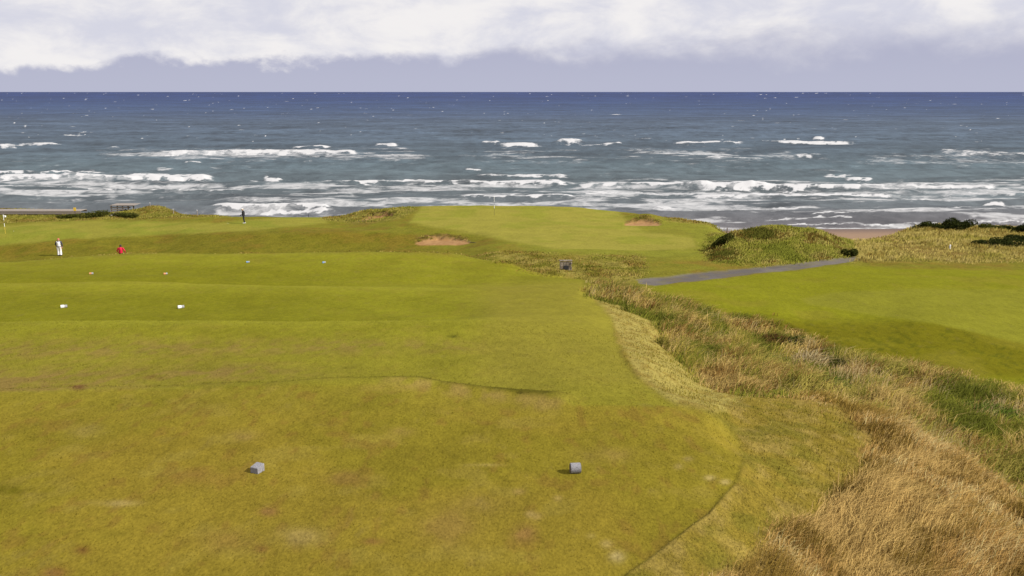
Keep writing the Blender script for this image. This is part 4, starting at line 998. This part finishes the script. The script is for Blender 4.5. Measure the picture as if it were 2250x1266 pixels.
def culvert():
    p = on(1243, 64.6); e = empty('culvert', p - Vector((0, 0, 0.12)), 0.05)
    m_c = mat_simple('dark_stone', (0.20, 0.165, 0.125), 0.95, 0.55, 6, 0.5)
    me = None; W = 0.9
    for r in range(4):
        x = -W / 2
        while x < W / 2 - 0.06:
            w = min(random.uniform(0.16, 0.30), W / 2 - x)
            obj('stone', bx(NB(), (x + w / 2, random.uniform(-.03, .02), 0.09 + r * 0.165), (w - 0.02, 0.24, 0.148), bev=0.02), m_c, e)
            x += w
    obj('opening', bx(NB(), (0.02, -0.10, 0.26), (0.34, 0.12, 0.36), bev=0.02), m_dark, e)
    obj('capstone', bx(NB(), (0, 0.02, 0.77), (W + 0.04, 0.30, 0.08), bev=0.02), m_c, e)
    tag(e, 'small dark stone culvert wall in the ditch below the path', 'culvert')


culvert()

# ------------------------------------------------------------------ bushes and tussocks
def mat_leaf():
    m = mat_blades('bush_leaves'); return m
M_LEAF = mat_leaf()


def bush(px, t, w, h, label, pal, n=1500, leaf=0.10, dp=None):
    """dense wind-clipped shrub: many small leaf faces through several overlapping lobes, on short stems"""
    p = on(px, t); e = empty('dune_bush', p)
    dp = dp or w * 0.7
    k = 6 + int(w * 1.5)
    cen = np.stack([rng.uniform(-0.5, 0.5, k) * w * 0.75, rng.uniform(-0.5, 0.5, k) * dp * 0.75, rng.uniform(0.28, 0.62, k) * h], 1)
    rad = rng.uniform(0.24, 0.42, k)
    w_i = rng.integers(0, k, n)
    d = rng.normal(0, 1, (n, 3)); d /= np.linalg.norm(d, axis=1, keepdims=True)
    rr = rng.uniform(0.55, 1.0, n) ** 0.5
    pos = cen[w_i] + d * (rr * rad[w_i])[:, None] * np.array([w * 0.75, dp * 0.75, h * 0.95])
    gnd = np.array([gz(p.x + a, p.y + b) - p.z for a, b in pos[:, :2]]) if n < 2500 else 0
    pos[:, 2] = np.maximum(pos[:, 2] + gnd, gnd + 0.02)
    a = rng.normal(0, 1, (n, 3)); a /= np.linalg.norm(a, axis=1, keepdims=True)
    b = np.cross(a, rng.normal(0, 1, (n, 3))); b /= np.linalg.norm(b, axis=1, keepdims=True)
    s = (leaf * rng.uniform(0.6, 1.4, n))[:, None]
    V = np.stack([pos - a * s, pos + b * s * 0.45, pos + a * s, pos - b * s * 0.45], 1).reshape(-1, 3)
    Q = np.arange(n * 4).reshape(n, 4)
    cl = np.array([alb(*c) for c in pal])[rng.integers(0, len(pal), n)] * rng.uniform(0.8, 1.6, (n, 1))
    o = mesh_np('crown', V, quads=Q, mat=M_LEAF, attrs={'Col': np.repeat(cl, 4, 0)}); o.parent = e
    bm = NB()
    for i in range(k):
        g0 = gz(p.x + cen[i, 0] * .3, p.y + cen[i, 1] * .3) - p.z
        cone(bm, (cen[i, 0] * 0.3, cen[i, 1] * 0.3, g0 - 0.05), tuple(cen[i]), 0.035, 0.012, 6)
    obj('stems', bm, m_bark, e)
    return tag(e, label, 'bush')


DK = [(58, 66, 30), (72, 80, 34), (50, 58, 28), (84, 90, 40)]
MD = [(84, 92, 38), (104, 108, 46), (70, 78, 32), (120, 118, 56)]
bush(2052, 92.5, 3.0, 0.7, 'low dark bush leftmost on the crest of the right dune', DK)
bush(2112, 92.0, 3.0, 1.25, 'rounded dark bush, tallest on the crest of the right dune', DK, 2200)
bush(2172, 92.5, 2.6, 0.75, 'low dark green bush right of the tallest dune crest bush', MD)
bush(2205, 93.0, 1.6, 0.6, 'tiny dark bush between two others near the dune skyline', DK, 700)
bush(2246, 91.5, 2.2, 0.9, 'dark bush at the picture edge on the right dune skyline', DK)
bush(2192, 80, 3.6, 0.75, 'long low dark bush on the slope of the right dune', DK, 2200)
bush(2238, 83.0, 3.0, 0.8, 'dark spreading bush at picture edge halfway up right dune', DK, 1800)
bush(1868, 73.5, 1.1, 0.7, 'small green bush at the right foot of the grassy mound beside path', MD)
bush(1585, 77, 1.8, 0.9, 'dark green bush at the left end of the grassy mound', MD)
bush(215, 113.2, 4.0, 1.0, 'wide dark green bush left of the plank gangway', MD, 1900)
bush(275, 112.6, 3.6, 0.8, 'dark green bush right of the plank gangway', MD, 1700)
bush(150, 114.5, 2.6, 0.7, 'low green bush below the boardwalk beside the yellow sign', MD)


def tussock(px, t, h, w, pal, label, n=520, wind=(0.7, 0.25), bl=1.0):
    p = on(px, t); e = empty('grass_tussock', p)
    r = np.sqrt(rng.random(n)) * w * 0.5; a = rng.uniform(0, 2 * math.pi, n)
    base = np.stack([r * np.cos(a), r * np.sin(a), np.zeros(n)], 1)
    base[:, 2] = [gz(p.x + q[0], p.y + q[1]) - p.z for q in base]
    cl = np.array([alb(*c) for c in pal])[rng.integers(0, len(pal), n)]
    hh = h * rng.uniform(0.6, 1.15, n) * (1.1 - 0.5 * (r / (w * .5)))
    V, Tr, Cc, Nn = blades(base, np.full(n, t), hh, np.full(n, bl * PW * t), cl, 0.42, nb=1, spread=0.01, wind=wind)
    o = mesh_np('blades', V, tris=Tr, mat=M_BLADE, attrs={'Col': np.clip(Cc * BLADE_GAIN, .005, .6)}, smooth=True, normals=Nn); o.parent = e
    bm = ball(NB(), (0, 0, 0.0), w * 0.22, (1, 1, 0.35)); obj('root_crown', bm, m_bark, e)
    return tag(e, label, 'grass tussock')


GR = [(92, 112, 38), (110, 128, 46), (82, 98, 34), (130, 142, 62)]
ST = [(196, 176, 128), (206, 188, 144), (182, 156, 104)]
BR = [(96, 72, 38), (116, 88, 46), (84, 64, 34), (140, 110, 62)]
tussock(1775, 36.6, 0.8, 1.5, ST, 'pale feathery tussock standing out in the rough below the right lawn')
tussock(1690, 35.0, 0.6, 2.0, GR, 'bright green clump left below the pale feathery tussock', 800)
tussock(1830, 36.6, 0.6, 0.9, [(86, 88, 34), (104, 98, 44)], 'dark olive clump immediately right of the pale feathery tussock')
tussock(1820, 30.5, 0.55, 1.6, GR, 'bright green clump in the lower middle of the rough hollow', 760)
tussock(1620, 26.0, 0.45, 1.3, BR, 'dark brown clump at the lower left edge of the rough hollow', 640)
tussock(1700, 40.5, 0.6, 1.6, BR, 'dark brown clump along the ridge above the green clump')
tussock(1745, 40.0, 0.6, 1.0, [(88, 96, 38), (70, 78, 30)], 'dark green clump on the ridge just left above feathery tussock')
tussock(1468, 31.5, 0.5, 0.9, [(150, 138, 64), (128, 120, 50)], 'isolated olive tuft on the pale strip beside the cut edge')
tussock(1478, 38.0, 0.5, 1.1, BR, 'brown clump at the left edge of rough halfway up the hollow')
tussock(2060, 34.0, 0.7, 1.8, BR, 'dark brown clump on the ridge against right lawn, near picture right')
tussock(2170, 29.5, 0.65, 2.4, GR, 'broad green clump near the right picture edge below the ridge', 1000)
tussock(1940, 27.5, 0.6, 1.2, [(158, 138, 66), (140, 124, 56), (172, 150, 84)], 'golden olive tussock in the middle of the lower rough')
tussock(2080, 27.0, 0.5, 1.6, [(76, 88, 34), (92, 102, 42)], 'dark green clump between golden tussock and the right picture edge', 700)
tussock(1385, 48.0, 0.55, 1.5, [(96, 104, 44), (120, 116, 54), (140, 128, 68)], 'olive clump at the far end of the rough next to the path')
tussock(1362, 53.5, 0.6, 1.5, [(190, 164, 108), (176, 148, 92)], 'pale straw clump where the path disappears behind the rough')

# ------------------------------------------------------------------ people
m_skin = mat_simple('skin', (0.42, 0.25, 0.18), 0.6, 0.06)
m_black = mat_simple('black_cloth', (0.018, 0.018, 0.022), 0.85, 0.2)
m_navy = mat_simple('navy_cloth', (0.03, 0.03, 0.06), 0.85, 0.2)
m_wcloth = mat_simple('white_cloth', (0.74, 0.73, 0.74), 0.85, 0.06)
m_red = mat_simple('red_cloth', (0.52, 0.012, 0.045), 0.8, 0.12)
m_redcap = mat_simple('faded_red_cap', (0.55, 0.12, 0.10), 0.8, 0.12)
m_hair = mat_simple('dark_hair', (0.035, 0.025, 0.018), 0.8, 0.2)
m_fair = mat_simple('fair_hair', (0.45, 0.33, 0.20), 0.8, 0.2)
m_steel = mat_simple('steel', (0.45, 0.45, 0.46), 0.3, 0.05)


def body_mesh(J, mats):
    """one continuous figure from tapered limbs fused by a voxel remesh; mats(co) gives the material slot"""
    bm = NB()
    def limb(a, b, r0, r1):
        cone(bm, a, b, r0, r1, 12); ball(bm, a, r0, seg=10); ball(bm, b, r1, seg=10)
    def blob(c, r, sc): ball(bm, c, r, sc, 14)
    for kind, *a in J:
        (limb if kind == 'l' else blob)(*a)
    me = bpy.data.meshes.new('body'); bm.to_mesh(me); bm.free()
    o = bpy.data.objects.new('body', me); C.objects.link(o)
    md = o.modifiers.new('r', 'REMESH'); md.mode = 'VOXEL'; md.voxel_size = 0.0125; md.use_smooth_shade = True
    sm = o.modifiers.new('s', 'SMOOTH'); sm.factor = 0.5; sm.iterations = 2
    dg = bpy.context.evaluated_depsgraph_get()
    me2 = bpy.data.meshes.new_from_object(o.evaluated_get(dg))
    bpy.data.objects.remove(o); bpy.data.meshes.remove(me)
    return me2


def person(loc, rz, sk, cloth, label, extra=None):
    """sk: dict of joints (metres, figure faces -Y); cloth: list of materials + chooser"""
    J = []
    hip, chest, neck, head = (Vector(sk[k]) for k in ('hip', 'chest', 'neck', 'head'))
    J += [('l', hip, chest, 0.150 * sk.get('wid', 1), 0.165 * sk.get('wid', 1)), ('l', chest, neck, 0.14, 0.065), ('l', neck, head, 0.06, 0.065)]
    J += [('b', hip, 0.165, (1.12, 0.82, 0.9)), ('b', chest, 0.185, (1.15, 0.78, 1.0)), ('b', (chest * 0.5 + hip * 0.5), 0.165, (1.1, 0.8, 1.2))]
    fx = Vector((math.sin(sk.get('hy', 0)), -math.cos(sk.get('hy', 0)), -0.0))      # where the face points
    sx = Vector((-fx.y, fx.x, 0))
    J += [('b', head, 0.105, (0.84, 0.98, 1.16)), ('b', head + fx * 0.03 + Vector((0, 0, -0.07)), 0.065, (0.9, 1, 0.8)), ('b', head + fx * 0.108 + Vector((0, 0, -0.02)), 0.020, (0.8, 1.1, 1.4))]
    for s in (-1, 1):
        J.append(('b', head + sx * s * 0.09 + Vector((0, 0, -0.02)), 0.026, (0.7, 1.0, 1.3)))
        J.append(('b', head + fx * 0.085 + sx * s * 0.032 + Vector((0, 0, 0.005)), 0.016, (1, 1, 0.8)))
    for s, k in ((-1, 'r'), (1, 'l')):
        sh, el, wr = (Vector(sk[k + q]) for q in ('sh', 'el', 'wr'))
        J += [('l', chest + (sh - chest) * .3 + Vector((0, 0, .06)), sh, 0.085, 0.078), ('l', sh, el, 0.070, 0.054), ('l', el, wr, 0.053, 0.036)]
        d = (wr - el).normalized(); pal = wr + d * 0.075
        J.append(('l', wr, pal, 0.034, 0.040))
        side = d.cross(Vector((0, 1, 0.2))).normalized()
        curl = d.cross(side).normalized()
        for i in range(4):
            L = (0.060, 0.072, 0.068, 0.050)[i]
            f0 = pal + side * (0.033 - 0.022 * i); f1 = f0 + d * L * 0.6 + curl * 0.014; f2 = f1 + d * L * 0.35 + curl * 0.035
            J += [('l', f0, f1, 0.0115, 0.0105), ('l', f1, f2, 0.0105, 0.0095)]
        th = wr + d * 0.03 + side * 0.03
        J += [('l', th, th + side * 0.03 + d * 0.035, 0.014, 0.012), ('l', th + side * 0.03 + d * 0.035, th + side * 0.03 + d * 0.065 + curl * 0.02, 0.012, 0.010)]
        hp, kn, an = (Vector(sk[k + q]) for q in ('hp', 'kn', 'an'))
        lw = sk.get('legw', 1.0)
        J += [('l', hp, kn, 0.098 * lw, 0.066 * lw), ('l', kn, an, 0.066 * lw, 0.052 * lw ** 2)]
        tz = Vector(sk.get('toe', (0, -1, 0)))
        J += [('l', an + Vector((0, 0, -0.03)) - tz * 0.05, an + Vector((0, 0, -0.045)) + tz * 0.16, 0.050, 0.036)]
    me = body_mesh(J, None)
    for m in cloth['mats']: me.materials.append(m)
    n = len(me.polygons); co = np.zeros(n * 3); me.polygons.foreach_get('center', co)
    me.polygons.foreach_set('material_index', cloth['pick'](co.reshape(-1, 3), sk).astype(np.int32))
    me.polygons.foreach_set('use_smooth', np.ones(n, bool))
    e = empty('person', loc, rz)
    o = bpy.data.objects.new('body', me); C.objects.link(o); o.parent = e
    # eyes
    for s in (-1, 1): obj('eye', ball(NB(), head + fx * 0.098 + sx * s * 0.033 + Vector((0, 0, 0.008)), 0.010, seg=8), m_dark, e)
    if extra: extra(e, head, fx, sx)
    return tag(e, label, 'person', 'people on the course')


def cap(e, head, fx, sx, mat, brim=True):
    bm = ball(NB(), head + Vector((0, 0, 0.045)), 0.118, (0.90, 1.02, 0.80), 18)
    for v in list(bm.verts):
        if v.co.z < head.z + 0.03: v.co.z = head.z + 0.03
    c = obj('cap', bm, mat, e, smooth=True)
    if brim:
        bm = NB(); ball(bm, head + fx * 0.13 + Vector((0, 0, 0.035)), 0.075, (1, 1, 0.14), 14)
        obj('peak', bm, mat, c)


def hairdo(e, head, fx, sx, mat, low=False):
    bm = ball(NB(), head - fx * 0.02 + Vector((0, 0, 0.02 if not low else -0.03)), 0.115, (0.92, 0.98, 1.02), 16)
    for v in list(bm.verts):
        if (v.co - head).dot(fx) > 0.055 and v.co.z < head.z + 0.06: v.co -= fx * ((v.co - head).dot(fx) - 0.055)
    obj('hair', bm, mat, e, smooth=True)


STD = dict(hip=(0, 0, 0.95), chest=(0, 0, 1.30), neck=(0, 0, 1.50), head=(0, -0.01, 1.63),
           rsh=(-0.20, 0, 1.42), rel=(-0.29, 0.02, 1.13), rwr=(-0.27, -0.08, 0.90), lsh=(0.20, 0, 1.42), lel=(0.29, 0.02, 1.13), lwr=(0.27, -0.08, 0.90),
           rhp=(-0.10, 0, 0.90), rkn=(-0.11, -0.01, 0.50), ran=(-0.11, 0.02, 0.09), lhp=(0.10, 0, 0.90), lkn=(0.11, -0.01, 0.50), lan=(0.11, 0.02, 0.09))

# caddie in the white bib, seen from behind
def pick_caddie(c, sk):
    r = np.full(len(c), 1)                                      # navy sleeves
    torso = np.abs(c[:, 0]) < 0.205
    r[(c[:, 2] < 1.47) & (c[:, 2] > 0.98) & torso] = 0          # white bib
    r[(c[:, 2] < 0.92) & (np.abs(c[:, 0]) < 0.245)] = 0         # white trousers
    r[(c[:, 2] > 1.51)] = 2                                     # skin
    hand = (c[:, 2] < 0.93) & (np.abs(c[:, 0]) > 0.225) & (c[:, 2] > 0.6); r[hand] = 2
    r[c[:, 2] < 0.10] = 3
    return r
sk = dict(STD); sk.update(wid=1.14, legw=1.5, rhp=(-0.115, 0, .90), lhp=(0.115, 0, .90), rkn=(-.115, 0, .5), lkn=(.115, 0, .5), lel=(0.36, 0.0, 1.15), lwr=(0.30, -0.12, 0.95), rel=(-0.34, 0.02, 1.13), rwr=(-0.30, -0.05, 0.90), rsh=(-.22, 0, 1.42), lsh=(.22, 0, 1.42))
def ex(e, head, fx, sx):
    cap(e, head, fx, sx, m_redcap)
    bm = NB(); ball(bm, (0, 0, 0.945), 0.215, (1.08, 0.86, 0.17), 18); obj('belt', bm, m_black, e)
    bm = NB(); ball(bm, (0, 0.01, 1.475), 0.13, (1.0, 0.85, 0.28), 14); obj('collar', bm, m_navy, e)
    bm = bx(NB(), (0.30, 0.0, 0.62), (0.10, 0.10, 0.34), bev=0.03)
person(on(132, 90.0), math.pi, sk, dict(mats=[m_wcloth, m_navy, m_skin, m_dark], pick=pick_caddie), 'person in white bib, white trousers and red cap standing with back turned', ex)

# person in red, lower body hidden behind the tee edge
def pick_red(c, sk):
    r = np.zeros(len(c)); r[c[:, 2] < 0.93] = 1
    r[c[:, 2] > 1.53] = 2
    r[(c[:, 2] < 0.93) & (np.abs(c[:, 0]) > 0.24) & (c[:, 2] > 0.6)] = 2
    r[c[:, 2] < 0.10] = 1
    return r
sk = dict(STD); sk.update(wid=1.15, head=(0.0, -0.05, 1.61), lel=(0.37, 0.0, 1.16), lwr=(0.32, -0.16, 1.0), rel=(-0.38, 0.0, 1.16), rwr=(-0.33, -0.16, 1.0), rsh=(-.22, 0, 1.40), lsh=(.22, 0, 1.40))
p_red = on(268, 84.5)
person(p_red, math.pi, sk, dict(mats=[m_red, m_black, m_skin], pick=pick_red), 'dark haired person in red jacket, half hidden behind the far tee', lambda e, h, f, s: hairdo(e, h, f, s, m_hair))

# golfer in black on the green, side on, head bowed to the left
def pick_blk(c, sk):
    r = np.zeros(len(c)); r[c[:, 2] > 1.52] = 1
    r[c[:, 2] < 0.095] = 2
    wr = np.minimum(np.linalg.norm(c - np.array(sk['rwr']) , axis=1), np.linalg.norm(c - np.array(sk['lwr']), axis=1))
    r[(wr < 0.16) & (c[:, 2] < 0.93) & (c[:, 1] < -0.16)] = 1
    return r
sk = dict(STD); sk.update(wid=1.08, head=(0, -0.09, 1.615), neck=(0, -0.03, 1.49), chest=(0, 0.0, 1.28), rsh=(-0.19, 0.0, 1.41), lsh=(0.19, 0, 1.41), rel=(-0.25, -0.02, 1.12), lel=(0.25, -0.02, 1.12), rwr=(-0.05, -0.25, 0.98), lwr=(0.06, -0.22, 1.02),
     rkn=(-0.10, 0.02, .5), lkn=(0.09, 0.0, .5), ran=(-0.10, 0.10, 0.09), lan=(0.08, 0.06, 0.09))
def ex(e, head, fx, sx):
    hairdo(e, head, fx, sx, m_fair); cap(e, head, fx, sx, m_wcloth)
p_g = on(536, 103.0)
person(p_g, math.radians(-78), sk, dict(mats=[m_black, m_skin, m_wcloth], pick=pick_blk), 'golfer in black with white cap and shoes standing on the far turf', ex)
